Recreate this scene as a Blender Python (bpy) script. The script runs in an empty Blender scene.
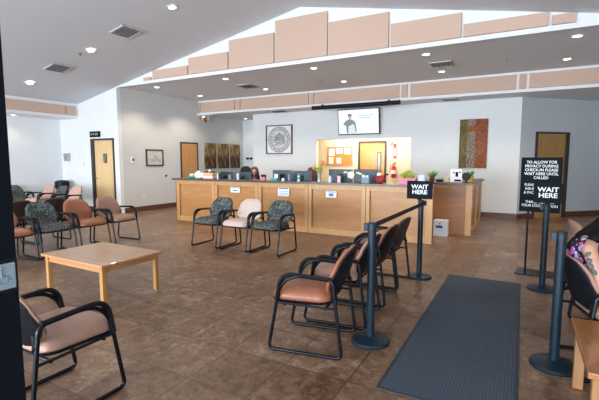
import bpy, bmesh, math, random
from mathutils import Vector, Matrix, Euler
random.seed(7)
R = math.radians
scn = bpy.context.scene
COL = scn.collection

# ------------------------------------------------------------------ materials
def new_mat(name):
    m = bpy.data.materials.new(name); m.use_nodes = True
    nt = m.node_tree; b = nt.nodes['Principled BSDF']
    return m, nt, b
def N(nt, t, **kw):
    n = nt.nodes.new(t)
    for k, v in kw.items():
        if k.startswith('_'): setattr(n, k[1:], v)
        else: n.inputs[k.replace('__', ' ')].default_value = v
    return n
def c4(c): return (c[0], c[1], c[2], 1)
def plain(name, col, rough=.5, metal=0, noise=.0, nscale=20, bump=0, spec=.5, emit=None, es=0, coat=0):
    m, nt, b = new_mat(name); L = nt.links
    b.inputs['Roughness'].default_value = rough; b.inputs['Metallic'].default_value = metal
    b.inputs['Specular IOR Level'].default_value = spec
    b.inputs['Coat Weight'].default_value = coat
    tc = N(nt, 'ShaderNodeTexCoord')
    nz = N(nt, 'ShaderNodeTexNoise', Scale=nscale, Detail=4.)
    L.new(tc.outputs['Object'], nz.inputs['Vector'])
    r = N(nt, 'ShaderNodeValToRGB')
    r.color_ramp.elements[0].position = .3; r.color_ramp.elements[1].position = .7
    r.color_ramp.elements[0].color = c4([max(0, x * (1 - noise)) for x in col])
    r.color_ramp.elements[1].color = c4([min(1, x * (1 + noise)) for x in col])
    L.new(nz.outputs['Fac'], r.inputs['Fac']); L.new(r.outputs['Color'], b.inputs['Base Color'])
    if bump:
        bp = N(nt, 'ShaderNodeBump', Strength=bump, Distance=.003)
        L.new(nz.outputs['Fac'], bp.inputs['Height']); L.new(bp.outputs['Normal'], b.inputs['Normal'])
    if emit:
        b.inputs['Emission Color'].default_value = c4(emit); b.inputs['Emission Strength'].default_value = es
    return m
def ramp(nt, stops, interp='LINEAR'):
    r = N(nt, 'ShaderNodeValToRGB'); cr = r.color_ramp; cr.interpolation = interp
    while len(cr.elements) < len(stops): cr.elements.new(.5)
    for e, (p, c) in zip(cr.elements, stops): e.position = p; e.color = c4(c)
    return r
def wood(name, a, bcol, scale=(14, 14, 1.2), rough=.4, coat=.15):
    m, nt, b = new_mat(name); L = nt.links
    tc = N(nt, 'ShaderNodeTexCoord'); mp = N(nt, 'ShaderNodeMapping'); mp.inputs['Scale'].default_value = scale
    L.new(tc.outputs['Object'], mp.inputs['Vector'])
    nz = N(nt, 'ShaderNodeTexNoise', Scale=1.6, Detail=7., Roughness=.62, Distortion=.5)
    L.new(mp.outputs['Vector'], nz.inputs['Vector'])
    r = ramp(nt, [(.3, a), (.7, bcol)]); L.new(nz.outputs['Fac'], r.inputs['Fac'])
    L.new(r.outputs['Color'], b.inputs['Base Color'])
    b.inputs['Roughness'].default_value = rough; b.inputs['Coat Weight'].default_value = coat
    return m
def pattern_fabric(name):
    m, nt, b = new_mat(name); L = nt.links
    tc = N(nt, 'ShaderNodeTexCoord')
    mp = N(nt, 'ShaderNodeMapping'); mp.inputs['Rotation'].default_value = (.35, .6, .785); L.new(tc.outputs['Object'], mp.inputs['Vector'])
    v = N(nt, 'ShaderNodeTexVoronoi', Scale=33., Randomness=.2); L.new(mp.outputs['Vector'], v.inputs['Vector'])
    sp = N(nt, 'ShaderNodeSeparateColor'); L.new(v.outputs['Color'], sp.inputs['Color'])
    r = ramp(nt, [(0, (.015, .022, .03)), (.3, (.17, .17, .14)), (.48, (.02, .06, .075)), (.66, (.15, .07, .04)), (.82, (.20, .20, .17))], 'CONSTANT')
    L.new(sp.outputs['Red'], r.inputs['Fac'])
    r2 = ramp(nt, [(0, (0, 0, 0)), (.38, (0, 0, 0)), (.5, (1, 1, 1))])
    mlt = N(nt, 'ShaderNodeMath', _operation='MULTIPLY'); mlt.inputs[1].default_value = 27.
    L.new(v.outputs['Distance'], r2.inputs['Fac'])
    mx = N(nt, 'ShaderNodeMix', _data_type='RGBA')
    L.new(r2.outputs['Color'], mx.inputs['Factor']); L.new(r.outputs['Color'], mx.inputs[6])
    mx.inputs[7].default_value = (.055, .070, .068, 1)
    L.new(mx.outputs[2], b.inputs['Base Color']); b.inputs['Roughness'].default_value = .75
    b.inputs['Specular IOR Level'].default_value = .25
    return m

M = {}
M['white_paint'] = plain('white_paint', (.80, .82, .83), .6, noise=.01, nscale=3, spec=.3)
M['wall_paint'] = plain('grey_white_wall_paint', (.74, .77, .77), .6, noise=.015, nscale=2, spec=.3)
M['wall_warm'] = plain('warm_grey_wall_paint', (.66, .665, .66), .6, noise=.015, nscale=2, spec=.3)
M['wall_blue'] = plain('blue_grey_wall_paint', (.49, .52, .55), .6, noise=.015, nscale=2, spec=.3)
M['wall_cream'] = plain('cream_wall_paint', (.84, .74, .58), .6, noise=.01, nscale=2, spec=.3)
M['ceiling'] = plain('ceiling_paint', (.66, .69, .74), .7, noise=.01, nscale=2, spec=.2)
M['soffit'] = plain('soffit_paint', (.70, .73, .77), .7, noise=.01, nscale=2, spec=.2)
M['baseboard'] = wood('dark_red_wood', (.07, .025, .015), (.13, .05, .03), (2, 2, 20), .4)
M['counter_wood'] = wood('counter_maple', (.52, .265, .095), (.62, .345, .14), (9, 9, .8), .38)
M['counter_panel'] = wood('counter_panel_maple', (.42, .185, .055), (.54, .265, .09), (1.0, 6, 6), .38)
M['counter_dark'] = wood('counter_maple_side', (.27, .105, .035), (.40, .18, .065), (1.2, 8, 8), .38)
M['counter_top'] = plain('counter_laminate', (.075, .055, .05), .3, noise=.3, nscale=60)
M['table_wood'] = wood('table_maple', (.40, .19, .08), (.52, .27, .115), (1.5, 14, 14), .3, .2)
M['side_wood'] = wood('orange_table_wood', (.30, .11, .035), (.45, .19, .065), (14, 1.5, 14), .25, .5)
M['door_orange'] = wood('orange_door_wood', (.52, .25, .07), (.66, .34, .11), (10, 10, .8), .4)
M['door_pale'] = wood('pale_door_wood', (.66, .44, .20), (.80, .58, .31), (10, 10, .8), .4)
M['door_brown'] = wood('brown_door_wood', (.30, .16, .05), (.40, .22, .07), (10, 10, .8), .4)
M['dark_frame'] = plain('dark_door_frame', (.035, .028, .025), .4)
M['black_metal'] = plain('black_powder_metal', (.003, .005, .009), .26, noise=.1, spec=.3)
M['post_blue'] = plain('stanchion_enamel', (.006, .018, .030), .4, noise=.1, spec=.3)
M['black_plastic'] = plain('black_plastic', (.005, .006, .009), .48, noise=.2, nscale=60, bump=.1, spec=.25)
M['belt'] = plain('black_belt', (.01, .011, .014), .8)
M['peach'] = plain('peach_acoustic_fabric', (.60, .43, .34), .9, noise=.05, nscale=90, spec=.1)
M['vinyl_orange'] = plain('rust_vinyl', (.31, .11, .055), .36, noise=.08, nscale=25, bump=.15)
M['vinyl_brown'] = plain('brown_vinyl', (.20, .085, .05), .4, noise=.08, nscale=25, bump=.15)
M['vinyl_tan'] = plain('tan_vinyl', (.42, .24, .175), .42, noise=.06, nscale=25, bump=.15)
M['vinyl_mauve'] = plain('mauve_vinyl', (.32, .185, .13), .5, noise=.06, nscale=25, bump=.15)
M['vinyl_pink'] = plain('pink_vinyl', (.50, .31, .26), .5, noise=.06, nscale=25)
M['vinyl_pale'] = plain('pale_pink_vinyl', (.56, .43, .38), .5, noise=.05, nscale=25)
M['dark_brown_shell'] = plain('dark_brown_shell', (.035, .018, .014), .5)
M['pattern'] = pattern_fabric('patterned_fabric')
M['white_plastic'] = plain('white_plastic', (.8, .8, .8), .4)
M['paper'] = plain('paper', (.85, .86, .87), .7, noise=.02)
M['paper_blue'] = plain('blue_print', (.10, .25, .45), .7)
M['steel'] = plain('brushed_steel', (.5, .5, .5), .3, metal=1)
M['alu'] = plain('white_metal', (.75, .75, .75), .4)
M['lamp'] = plain('downlight_lens', (1, .97, .9), .4, emit=(1, .93, .82), es=9)
M['vent_dark'] = plain('vent_slot', (.34, .35, .36), .7)
M['skin'] = plain('skin', (.48, .25, .17), .5, noise=.05)
M['hair_black'] = plain('black_hair', (.006, .004, .004), .7, noise=.4, nscale=80, spec=.15)
M['hair_brown'] = plain('brown_hair', (.07, .022, .015), .45, noise=.4, nscale=80)
M['navy'] = plain('monitor_back', (.035, .055, .075), .45, noise=.1)
M['screen_grey'] = plain('monitor_glass', (.02, .02, .025), .15)
M['red'] = plain('red_paint', (.55, .02, .015), .3)
M['crimson'] = plain('crimson_fabric', (.32, .012, .02), .6)
M['pink'] = plain('pink_plastic', (.75, .17, .24), .4)
M['teal'] = plain('teal_plastic', (.03, .35, .30), .4)
M['green'] = plain('green_leaf', (.12, .28, .05), .5, noise=.4, nscale=30)
M['lime'] = plain('lime_leaf', (.40, .48, .06), .5, noise=.3, nscale=30)
M['yellow'] = plain('yellow_ceramic', (.60, .46, .06), .35)
M['orange_flower'] = plain('orange_flower', (.75, .28, .10), .6, noise=.2)
M['peach_box'] = plain('peach_carton', (.80, .42, .26), .6, noise=.08, nscale=20)
M['cork'] = plain('cork_board', (.62, .24, .055), .8, noise=.2, nscale=60)
M['white_emblem'] = plain('white_relief', (.62, .62, .62), .4, noise=.15, nscale=50)
M['sign_black'] = plain('sign_black', (.010, .013, .016), .75, spec=.08)
M['sign_text'] = plain('sign_lettering', (.85, .87, .88), .5)
M['push_plate'] = plain('pale_blue_plate', (.24, .30, .34), .5)
M['box_white'] = plain('white_carton', (.76, .79, .82), .6, noise=.02)
M['gold'] = plain('gold_print', (.24, .16, .06), .5, noise=.3, nscale=30)
M['olive'] = plain('olive_canvas', (.13, .105, .025), .8, noise=.35, nscale=12)
M['rust_canvas'] = plain('rust_canvas', (.27, .075, .03), .8, noise=.4, nscale=14)
M['map_canvas'] = plain('beige_map_canvas', (.24, .19, .14), .8, noise=.7, nscale=22)
M['picture_brown'] = wood('picture_frame_wood', (.10, .035, .02), (.20, .08, .04))
M['glass'], nt, b = new_mat('clear_glass')
b.inputs['Transmission Weight'].default_value = 1; b.inputs['Roughness'].default_value = .02; b.inputs['IOR'].default_value = 1.45
M['bottle'] = plain('pale_bottle_plastic', (.55, .66, .72), .25, noise=.05)
M['grey_blue'] = plain('grey_blue_plastic', (.16, .23, .28), .4)

def mirror_mat():
    m, nt, b = new_mat('mirror_dome'); b.inputs['Metallic'].default_value = 1
    b.inputs['Base Color'].default_value = (.75, .68, .62, 1); b.inputs['Roughness'].default_value = .05
    return m
M['mirror'] = mirror_mat()

def floor_mat():
    m, nt, b = new_mat('slate_tile'); L = nt.links
    tc = N(nt, 'ShaderNodeTexCoord')
    br = N(nt, 'ShaderNodeTexBrick', _offset=0.0, _squash=1.0, Scale=1.0)
    br.inputs['Brick Width'].default_value = .51; br.inputs['Row Height'].default_value = .51
    br.inputs['Mortar Size'].default_value = .006; br.inputs['Mortar Smooth'].default_value = .3; br.inputs['Bias'].default_value = 0
    br.inputs['Color1'].default_value = (.0, .0, .0, 1); br.inputs['Color2'].default_value = (1, 1, 1, 1); br.inputs['Mortar'].default_value = (.5, .5, .5, 1)
    L.new(tc.outputs['Object'], br.inputs['Vector'])
    n1 = N(nt, 'ShaderNodeTexNoise', Scale=4.2, Detail=11., Roughness=.78, Distortion=1.2)
    L.new(tc.outputs['Object'], n1.inputs['Vector'])
    n2 = N(nt, 'ShaderNodeTexNoise', Scale=16., Detail=8., Roughness=.75, Distortion=1.0); L.new(tc.outputs['Object'], n2.inputs['Vector'])
    add = N(nt, 'ShaderNodeMix', _data_type='FLOAT'); add.inputs[0].default_value = .45
    L.new(n1.outputs['Fac'], add.inputs[2]); L.new(n2.outputs['Fac'], add.inputs[3])
    ad2 = N(nt, 'ShaderNodeMath', _operation='MULTIPLY_ADD'); L.new(br.outputs['Color'], ad2.inputs[0]); ad2.inputs[1].default_value = .07
    L.new(add.outputs[0], ad2.inputs[2])
    r = ramp(nt, [(.36, (.045, .020, .011)), (.45, (.105, .050, .027)), (.51, (.165, .085, .046)), (.575, (.225, .128, .074)), (.66, (.40, .27, .18))])
    L.new(ad2.outputs[0], r.inputs['Fac'])
    mx = N(nt, 'ShaderNodeMix', _data_type='RGBA')
    L.new(br.outputs['Fac'], mx.inputs['Factor']); L.new(r.outputs['Color'], mx.inputs[6]); mx.inputs[7].default_value = (.07, .045, .032, 1)
    L.new(mx.outputs[2], b.inputs['Base Color'])
    rr = N(nt, 'ShaderNodeMapRange'); rr.inputs['To Min'].default_value = .26; rr.inputs['To Max'].default_value = .5
    L.new(n2.outputs['Fac'], rr.inputs['Value']); L.new(rr.outputs[0], b.inputs['Roughness'])
    bp = N(nt, 'ShaderNodeBump', Strength=.25, Distance=.004); sb = N(nt, 'ShaderNodeMath', _operation='SUBTRACT')
    L.new(n2.outputs['Fac'], sb.inputs[0]); L.new(br.outputs['Fac'], sb.inputs[1]); L.new(sb.outputs[0], bp.inputs['Height'])
    L.new(bp.outputs['Normal'], b.inputs['Normal'])
    return m
M['floor'] = floor_mat()

def mat_carpet():
    m, nt, b = new_mat('ribbed_mat'); L = nt.links
    tc = N(nt, 'ShaderNodeTexCoord')
    ch = N(nt, 'ShaderNodeTexVoronoi', Scale=48., Randomness=.1); L.new(tc.outputs['Object'], ch.inputs['Vector'])
    r = ramp(nt, [(.0, (.15, .17, .20)), (.6, (.055, .067, .088))]); L.new(ch.outputs['Distance'], r.inputs['Fac'])
    L.new(r.outputs['Color'], b.inputs['Base Color']); b.inputs['Roughness'].default_value = .9; b.inputs['Specular IOR Level'].default_value = .15
    bp = N(nt, 'ShaderNodeBump', Strength=.6, Distance=.004, _invert=True); L.new(ch.outputs['Distance'], bp.inputs['Height']); L.new(bp.outputs['Normal'], b.inputs['Normal'])
    return m
M['mat'] = mat_carpet()
def forest_mat():
    m, nt, b = new_mat('forest_canvas'); L = nt.links
    tc = N(nt, 'ShaderNodeTexCoord'); mp = N(nt, 'ShaderNodeMapping'); mp.inputs['Scale'].default_value = (5, 5, 2.6)
    L.new(tc.outputs['Object'], mp.inputs['Vector'])
    n1 = N(nt, 'ShaderNodeTexNoise', Scale=1.5, Detail=7., Roughness=.7); L.new(mp.outputs['Vector'], n1.inputs['Vector'])
    sx = N(nt, 'ShaderNodeSeparateXYZ'); L.new(tc.outputs['Object'], sx.inputs[0])
    ma = N(nt, 'ShaderNodeMath', _operation='MULTIPLY_ADD'); L.new(sx.outputs['Z'], ma.inputs[0]); ma.inputs[1].default_value = .16; L.new(n1.outputs['Fac'], ma.inputs[2])
    r = ramp(nt, [(.36, (.03, .012, .006)), (.47, (.11, .05, .015)), (.56, (.26, .15, .05)), (.70, (.55, .42, .18))])
    L.new(ma.outputs[0], r.inputs['Fac']); L.new(r.outputs['Color'], b.inputs['Base Color']); b.inputs['Roughness'].default_value = .6
    return m
M['forest'] = forest_mat()
def floral_mat():
    m, nt, b = new_mat('black_floral_fabric'); L = nt.links
    tc = N(nt, 'ShaderNodeTexCoord')
    v = N(nt, 'ShaderNodeTexVoronoi', Scale=24., Randomness=1.); L.new(tc.outputs['Object'], v.inputs['Vector'])
    sp = N(nt, 'ShaderNodeSeparateColor'); L.new(v.outputs['Color'], sp.inputs['Color'])
    r = ramp(nt, [(0, (.75, .08, .35)), (.24, (.006, .006, .01)), (.34, (.75, .06, .04)), (.56, (.01, .01, .02)), (.64, (.35, .45, .75)), (.82, (.55, .10, .5))], 'CONSTANT')
    L.new(sp.outputs['Red'], r.inputs['Fac'])
    r2 = ramp(nt, [(0, (0, 0, 0)), (.46, (0, 0, 0)), (.54, (1, 1, 1))]); L.new(v.outputs['Distance'], r2.inputs['Fac'])
    mx = N(nt, 'ShaderNodeMix', _data_type='RGBA'); L.new(r2.outputs['Color'], mx.inputs['Factor']); L.new(r.outputs['Color'], mx.inputs[6]); mx.inputs[7].default_value = (.006, .006, .01, 1)
    L.new(mx.outputs[2], b.inputs['Base Color']); b.inputs['Roughness'].default_value = .7
    return m
M['floral'] = floral_mat()
def screen_mat(name, col, s):
    return plain(name, (.02, .02, .02), .3, emit=col, es=s)

# ------------------------------------------------------------------ mesh helpers
def link(name, bm, mat, parent=None, smooth=False, loc=None, rz=None):
    bmesh.ops.recalc_face_normals(bm, faces=bm.faces)
    me = bpy.data.meshes.new(name); bm.to_mesh(me); bm.free()
    if smooth:
        for p in me.polygons: p.use_smooth = True
        me.set_sharp_from_angle(angle=R(42))
    o = bpy.data.objects.new(name, me); COL.objects.link(o)
    me.materials.append(M[mat] if isinstance(mat, str) else mat)
    if parent: o.parent = parent
    if loc: o.location = loc
    if rz is not None: o.rotation_euler.z = rz
    return o
def box(bm, x0, x1, y0, y1, z0, z1, bev=0):
    t = bmesh.new()
    bmesh.ops.create_cube(t, size=1)
    bmesh.ops.scale(t, vec=(x1 - x0, y1 - y0, z1 - z0), verts=t.verts)
    bmesh.ops.translate(t, vec=((x0 + x1) / 2, (y0 + y1) / 2, (z0 + z1) / 2), verts=t.verts)
    if bev: bmesh.ops.bevel(t, geom=t.edges[:], offset=bev, segments=2, affect='EDGES', profile=.5)
    merge(bm, t)
def merge(bm, t, mat=None):
    me = bpy.data.meshes.new('tmp'); t.to_mesh(me); t.free()
    if mat is not None: me.transform(mat)
    bm.from_mesh(me); bpy.data.meshes.remove(me)
def B(*a, bev=0):
    bm = bmesh.new(); box(bm, *a, bev=bev); return bm
def prism(poly, y0, y1):     # polygon in xz extruded along y
    bm = bmesh.new()
    a = [bm.verts.new((x, y0, z)) for x, z in poly]; b = [bm.verts.new((x, y1, z)) for x, z in poly]
    bm.faces.new(a); bm.faces.new(b[::-1])
    for i in range(len(a)):
        j = (i + 1) % len(a); bm.faces.new((a[i], b[i], b[j], a[j]))
    return bm
def extrude_xy(poly, z0, z1):
    bm = bmesh.new()
    a = [bm.verts.new((x, y, z0)) for x, y in poly]; b = [bm.verts.new((x, y, z1)) for x, y in poly]
    bm.faces.new(a); bm.faces.new(b[::-1])
    for i in range(len(a)):
        j = (i + 1) % len(a); bm.faces.new((a[i], b[i], b[j], a[j]))
    return bm
def fillet(pts, rad, closed=False, seg=6):
    pts = [Vector(p) for p in pts]; n = len(pts); out = []
    for i, p in enumerate(pts):
        r = rad[i] if isinstance(rad, (list, tuple)) else rad
        if (not closed and i in (0, n - 1)) or r == 0: out.append(p); continue
        a = (pts[i - 1] - p); b = (pts[(i + 1) % n] - p)
        r1 = min(r, a.length * .49, b.length * .49)
        s = p + a.normalized() * r1; e = p + b.normalized() * r1
        for k in range(seg + 1):
            t = k / seg; out.append(s * (1 - t) ** 2 + p * 2 * t * (1 - t) + e * t * t)
    return out
def tube(bm, pts, r, closed=False, seg=10, flat=1.0):
    pts = [Vector(p) for p in pts]; n = len(pts); rings = []
    prev = None
    for i in range(n):
        if closed: d = pts[(i + 1) % n] - pts[i - 1]
        else: d = pts[min(i + 1, n - 1)] - pts[max(i - 1, 0)]
        d.normalize()
        if prev is None:
            ref = Vector((1, 0, 0)) if abs(d.x) < .9 else Vector((0, 0, 1))
        else: ref = prev
        u = (ref - d * ref.dot(d)).normalized(); v = d.cross(u); prev = u
        rr = r[i] if isinstance(r, (list, tuple)) else r
        rings.append([bm.verts.new(pts[i] + u * math.cos(a) * rr * flat + v * math.sin(a) * rr) for a in [2 * math.pi * k / seg for k in range(seg)]])
    for i in range(n if closed else n - 1):
        A, C = rings[i], rings[(i + 1) % n]
        for k in range(seg): bm.faces.new((A[k], A[(k + 1) % seg], C[(k + 1) % seg], C[k]))
    if not closed:
        bm.faces.new(rings[0][::-1]); bm.faces.new(rings[-1])
def lathe(prof, seg=32, c=(0, 0, 0)):
    bm = bmesh.new(); rings = []
    for r, z in prof:
        if r < 1e-5: rings.append([bm.verts.new((c[0], c[1], c[2] + z))])
        else: rings.append([bm.verts.new((c[0] + r * math.cos(2 * math.pi * k / seg), c[1] + r * math.sin(2 * math.pi * k / seg), c[2] + z)) for k in range(seg)])
    for A, C in zip(rings, rings[1:]):
        for k in range(seg):
            k2 = (k + 1) % seg
            if len(A) == 1 and len(C) == 1: continue
            if len(A) == 1: bm.faces.new((A[0], C[k2], C[k]))
            elif len(C) == 1: bm.faces.new((A[k], A[k2], C[0]))
            else: bm.faces.new((A[k], A[k2], C[k2], C[k]))
    return bm
def rrect(w, h, r, seg=7, wt=None):
    """rounded rectangle outline centred on the origin, w at the bottom, wt at the top"""
    wt = wt or w; out = []
    for sx, sy, a0 in ((1, 1, 0), (-1, 1, 90), (-1, -1, 180), (1, -1, 270)):
        ww = wt if sy > 0 else w
        for k in range(seg + 1):
            a = R(a0 + 90 * k / seg)
            out.append((sx * (ww / 2 - r) + r * math.cos(a), sy * (h / 2 - r) + r * math.sin(a)))
    return out
def pad(outline, tf, tb, fn=None, p=5):
    """cushion: outline in xy, bulging tf to +z and tb to -z"""
    bm = bmesh.new(); S = [0, .3, .6, .8, .92, .98, 1.0]
    def ring(s, z):
        if s == 0: return [bm.verts.new((0, 0, z))]
        return [bm.verts.new((x * s, y * s, z)) for x, y in outline]
    rings = [ring(s, tf * (1 - s ** p) ** .5) for s in S] + [ring(s, -tb * (1 - s ** p) ** .5) for s in S[::-1][1:]]
    n = len(outline)
    for A, C in zip(rings, rings[1:]):
        for k in range(n):
            k2 = (k + 1) % n
            if len(A) == 1: bm.faces.new((A[0], C[k], C[k2]))
            elif len(C) == 1: bm.faces.new((A[k2], A[k], C[0]))
            else: bm.faces.new((A[k], C[k], C[k2], A[k2]))
    if fn:
        for v in bm.verts: v.co = fn(v.co)
    return bm
def capsules(lst, ells=(), voxel=.014, smooth=4):
    """one continuous skin over capsules (p1, r1, p2, r2) and ellipsoids (centre, radii, z-rotation)"""
    bm = bmesh.new()
    for p1, r1, p2, r2 in lst:
        p1, p2 = Vector(p1), Vector(p2); d = p2 - p1; q = d.to_track_quat('Z', 'Y').to_matrix().to_4x4()
        t = bmesh.new(); bmesh.ops.create_cone(t, segments=16, radius1=r1, radius2=r2, depth=d.length, cap_ends=True)
        merge(bm, t, Matrix.Translation((p1 + p2) / 2) @ q)
        for p, r in ((p1, r1), (p2, r2)):
            t = bmesh.new(); bmesh.ops.create_icosphere(t, subdivisions=2, radius=r); merge(bm, t, Matrix.Translation(p))
    for c, rad, rot in ells:
        t = bmesh.new(); bmesh.ops.create_icosphere(t, subdivisions=3, radius=1)
        merge(bm, t, Matrix.Translation(c) @ Euler(rot).to_matrix().to_4x4() @ Matrix.Diagonal((*rad, 1)))
    me = bpy.data.meshes.new('tmp'); bm.to_mesh(me); bm.free()
    o = bpy.data.objects.new('tmp', me); COL.objects.link(o)
    md = o.modifiers.new('r', 'REMESH'); md.mode = 'VOXEL'; md.voxel_size = voxel
    ms = o.modifiers.new('s', 'SMOOTH'); ms.iterations = smooth
    dg = bpy.context.evaluated_depsgraph_get()
    m2 = bpy.data.meshes.new_from_object(o.evaluated_get(dg))
    bpy.data.objects.remove(o); b2 = bmesh.new(); b2.from_mesh(m2); bpy.data.meshes.remove(m2)
    return b2
def thing(name, label, cat, loc=(0, 0, 0), rz=0, group=None):
    o = bpy.data.objects.new(name, None); COL.objects.link(o); o.empty_display_size = .1
    o.location = loc; o.rotation_euler = (0, 0, rz); o['label'] = label; o['category'] = cat
    if group: o['group'] = group
    return o
def tag(o, label, cat, group=None):
    o['label'] = label; o['category'] = cat
    if group: o['group'] = group
    return o
def struct(name, bm, m, smooth=False):
    o = link(name, bm, m, smooth=smooth); o['kind'] = 'structure'; return o
def dup(root, loc, rz, label, group=None, mats=None):
    r = root.copy(); COL.objects.link(r); r.location = loc; r.rotation_euler = (0, 0, rz); r['label'] = label
    if group: r['group'] = group
    for ch in list(root.children):
        c = ch.copy(); COL.objects.link(c); c.parent = r
        for g in ch.children:
            d = g.copy(); COL.objects.link(d); d.parent = c
    return r
def text(body, size, mat, parent, loc, rot, name='lettering', ext=.0008, bold=.012, sx=1.0, align='CENTER', sp=1.0):
    cu = bpy.data.curves.new('t', 'FONT'); cu.body = body; cu.size = size; cu.align_x = align; cu.align_y = 'CENTER'
    cu.extrude = ext; cu.offset = bold * size; cu.space_line = sp; cu.resolution_u = 3
    o = bpy.data.objects.new('t', cu); COL.objects.link(o)
    dg = bpy.context.evaluated_depsgraph_get(); me = bpy.data.meshes.new_from_object(o.evaluated_get(dg))
    bpy.data.objects.remove(o)
    me.transform(Matrix.Translation(loc) @ Euler(rot).to_matrix().to_4x4() @ Matrix.Diagonal((sx, 1, 1, 1)))
    me.materials.clear(); me.materials.append(M[mat]); me.name = name
    t = bpy.data.objects.new(name, me); COL.objects.link(t); t.parent = parent
    return t
FRONT = (R(90), 0, 0)          # lettering readable from -Y

# ------------------------------------------------------------------ camera
f_px = 405.; yaw = R(28.8); pitch = math.atan(40 / 405.)
cam = bpy.data.cameras.new('camera'); cam.sensor_width = 36; cam.lens = f_px / 599 * 36; cam.clip_start = .05
co = bpy.data.objects.new('camera', cam); COL.objects.link(co)
co.location = (0, 0, 1.56); co.rotation_euler = (R(90) - pitch, 0, yaw); scn.camera = co

# ------------------------------------------------------------------ shell
XR = 3.5; YB = -6.5; XL = -12.93; XE = -12.0; YW = 7.75; XB = -10.17; YD = 12.03; RIDGE = (-4.25, 4.75); ZS = 3.62; Z2 = 3.17
def gz(x): return RIDGE[1] - abs(x - RIDGE[0]) * .196
struct('floor', B(-14, 4.2, -7.2, 17, -.1, 0), 'floor')
cb = prism([(XE - .15, gz(XE)), RIDGE, (XR + .2, gz(XR)), (XR + .2, gz(XR) + .15), (RIDGE[0], RIDGE[1] + .15), (XE - .15, gz(XE) + .15)], YB - .2, YW + .15)
struct('ceiling', cb, 'ceiling')
# left eave: bulkhead, low soffit, recessed wall
struct('trim_1', B(XE - .15, XE, YB, YW, 2.82, gz(XE) + .03), 'white_paint')
struct('ceiling', B(XL - .15, XE - .15, YB - .1, YW, 2.82, 2.97), 'white_paint')
struct('wall_left', B(XL - .15, XL, YB - .2, YW, 0, 2.82), 'white_paint')
# wall with the pale door, up to the gable
bm = prism([(XL - .15, 0), (-11.41, 0), (-11.41, 2.19), (-10.36, 2.19), (-10.36, 0), (XB, 0), (XB, gz(XB) + .02), (XE, gz(XE) + .02), (XE, gz(XE)-.4), (XL - .15, gz(XE)-.4)], YW, YW + .12)
struct('wall_front_left', bm, 'white_paint')
# upper bulkhead
bm = prism([(XB, ZS), (1.6, ZS), (1.6, gz(1.6) + .05), (RIDGE[0], RIDGE[1] + .02), (XB, gz(XB) + .02)], YW, YW + .12)
struct('wall_clerestory', bm, 'white_paint')
struct('ceiling', B(XB, XR, YW + .12, 11.1, ZS, ZS + .12), 'soffit')
struct('wall_bulkhead', B(XB, XR, 11.1, 11.25, Z2, ZS + .02), 'white_paint')
struct('ceiling', B(XB, XR + .2, 11.25, 16.5, Z2, Z2 + .12), 'soffit')
struct('wall_side', B(XB - .15, XB, YW + .12, 13.75, 0, ZS + .1), 'wall_warm')
struct('wall_corridor_end', B(XB, -8.0, 13.65, 13.8, 0, Z2), 'wall_paint')
# reception back wall with opening
OX0, OX1, OZ = -5.98, -2.9, 2.22
bm = B(-8.5, OX0, YD, YD + .15, 0, Z2); box(bm, OX1, -.09, YD, YD + .15, 0, Z2); box(bm, OX0, OX1, YD, YD + .15, OZ, Z2)
struct('wall_reception', bm, 'wall_paint')
# angled wall
s2 = math.sqrt(.5)
def E_(t, off=0): return (-.09 + t * s2 + off * s2, YD + t * s2 - off * s2)
def slab(t0, t1, o0, o1, z0, z1):
    return extrude_xy([E_(t0, o0), E_(t1, o0), E_(t1, o1), E_(t0, o1)], z0, z1)
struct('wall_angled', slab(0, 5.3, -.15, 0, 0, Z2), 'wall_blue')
struct('wall_right', B(XR, XR + .15, YB - .2, 15.9, 0, 4.2), 'wall_paint')
# wall behind the camera with tall windows
bm = bmesh.new(); wins = [(-11.6, -9.0), (-8.6, -6.0), (-5.6, -3.0), (-2.6, 0.0), (.4, 3.0)]
box(bm, XL - .15, XR + .15, YB - .15, YB, 2.75, 4.9); box(bm, XL - .15, XR + .15, YB - .15, YB, 0, .12)
xs = [XL - .15] + [v for w in wins for v in w] + [XR + .15]
for a, c in zip(xs[0::2], xs[1::2]): box(bm, a, c, YB - .15, YB, .12, 2.75)
struct('wall_back', bm, 'wall_paint')
for i, (a, c) in enumerate(wins):
    bm = bmesh.new()
    for x in (a, (a + c) / 2 - .03, c - .06): box(bm, x, x + .06, YB - .12, YB - .04, .12, 2.75)
    box(bm, a, c, YB - .12, YB - .04, .12, .18); box(bm, a, c, YB - .12, YB - .04, 2.69, 2.75)
    w = struct('window_%d' % (i + 1), bm, 'dark_frame')
    link('pane', B(a + .06, c - .06, YB - .09, YB - .08, .18, 2.69), 'glass', w)
# back office beyond the opening
bm = B(-7.6, -2.2, 13.3, 13.42, 0, 2.7); box(bm, -7.72, -7.6, YD + .15, 13.42, 0, 2.7); box(bm, -2.2, -2.08, YD + .15, 13.42, 0, 2.7)
struct('wall_office', bm, 'wall_cream')
struct('ceiling', B(-7.72, -2.08, YD + .15, 13.42, 2.7, 2.8), 'white_paint')
# baseboards
bh = .15
struct('baseboard_side', B(XB, XB + .02, YW + .12, 13.65, 0, bh), 'baseboard')
bm = B(-8.5, OX0, YD - .02, YD, 0, bh); box(bm, OX1, -.09 + .01, YD - .02, YD, 0, bh)
struct('baseboard_reception', bm, 'baseboard')
bm = slab(0, .49, 0, .02, 0, bh); t = slab(1.62, 5.2, 0, .02, 0, bh); merge(bm, t)
struct('baseboard_angled', bm, 'baseboard')
bm = B(XL, -11.45, YW - .02, YW, 0, bh); box(bm, -10.34, XB, YW - .02, YW, 0, bh)
struct('baseboard_front_left', bm, 'baseboard')
struct('baseboard_left', B(XL, XL + .02, YB, YW - .02, 0, bh), 'baseboard')
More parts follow.
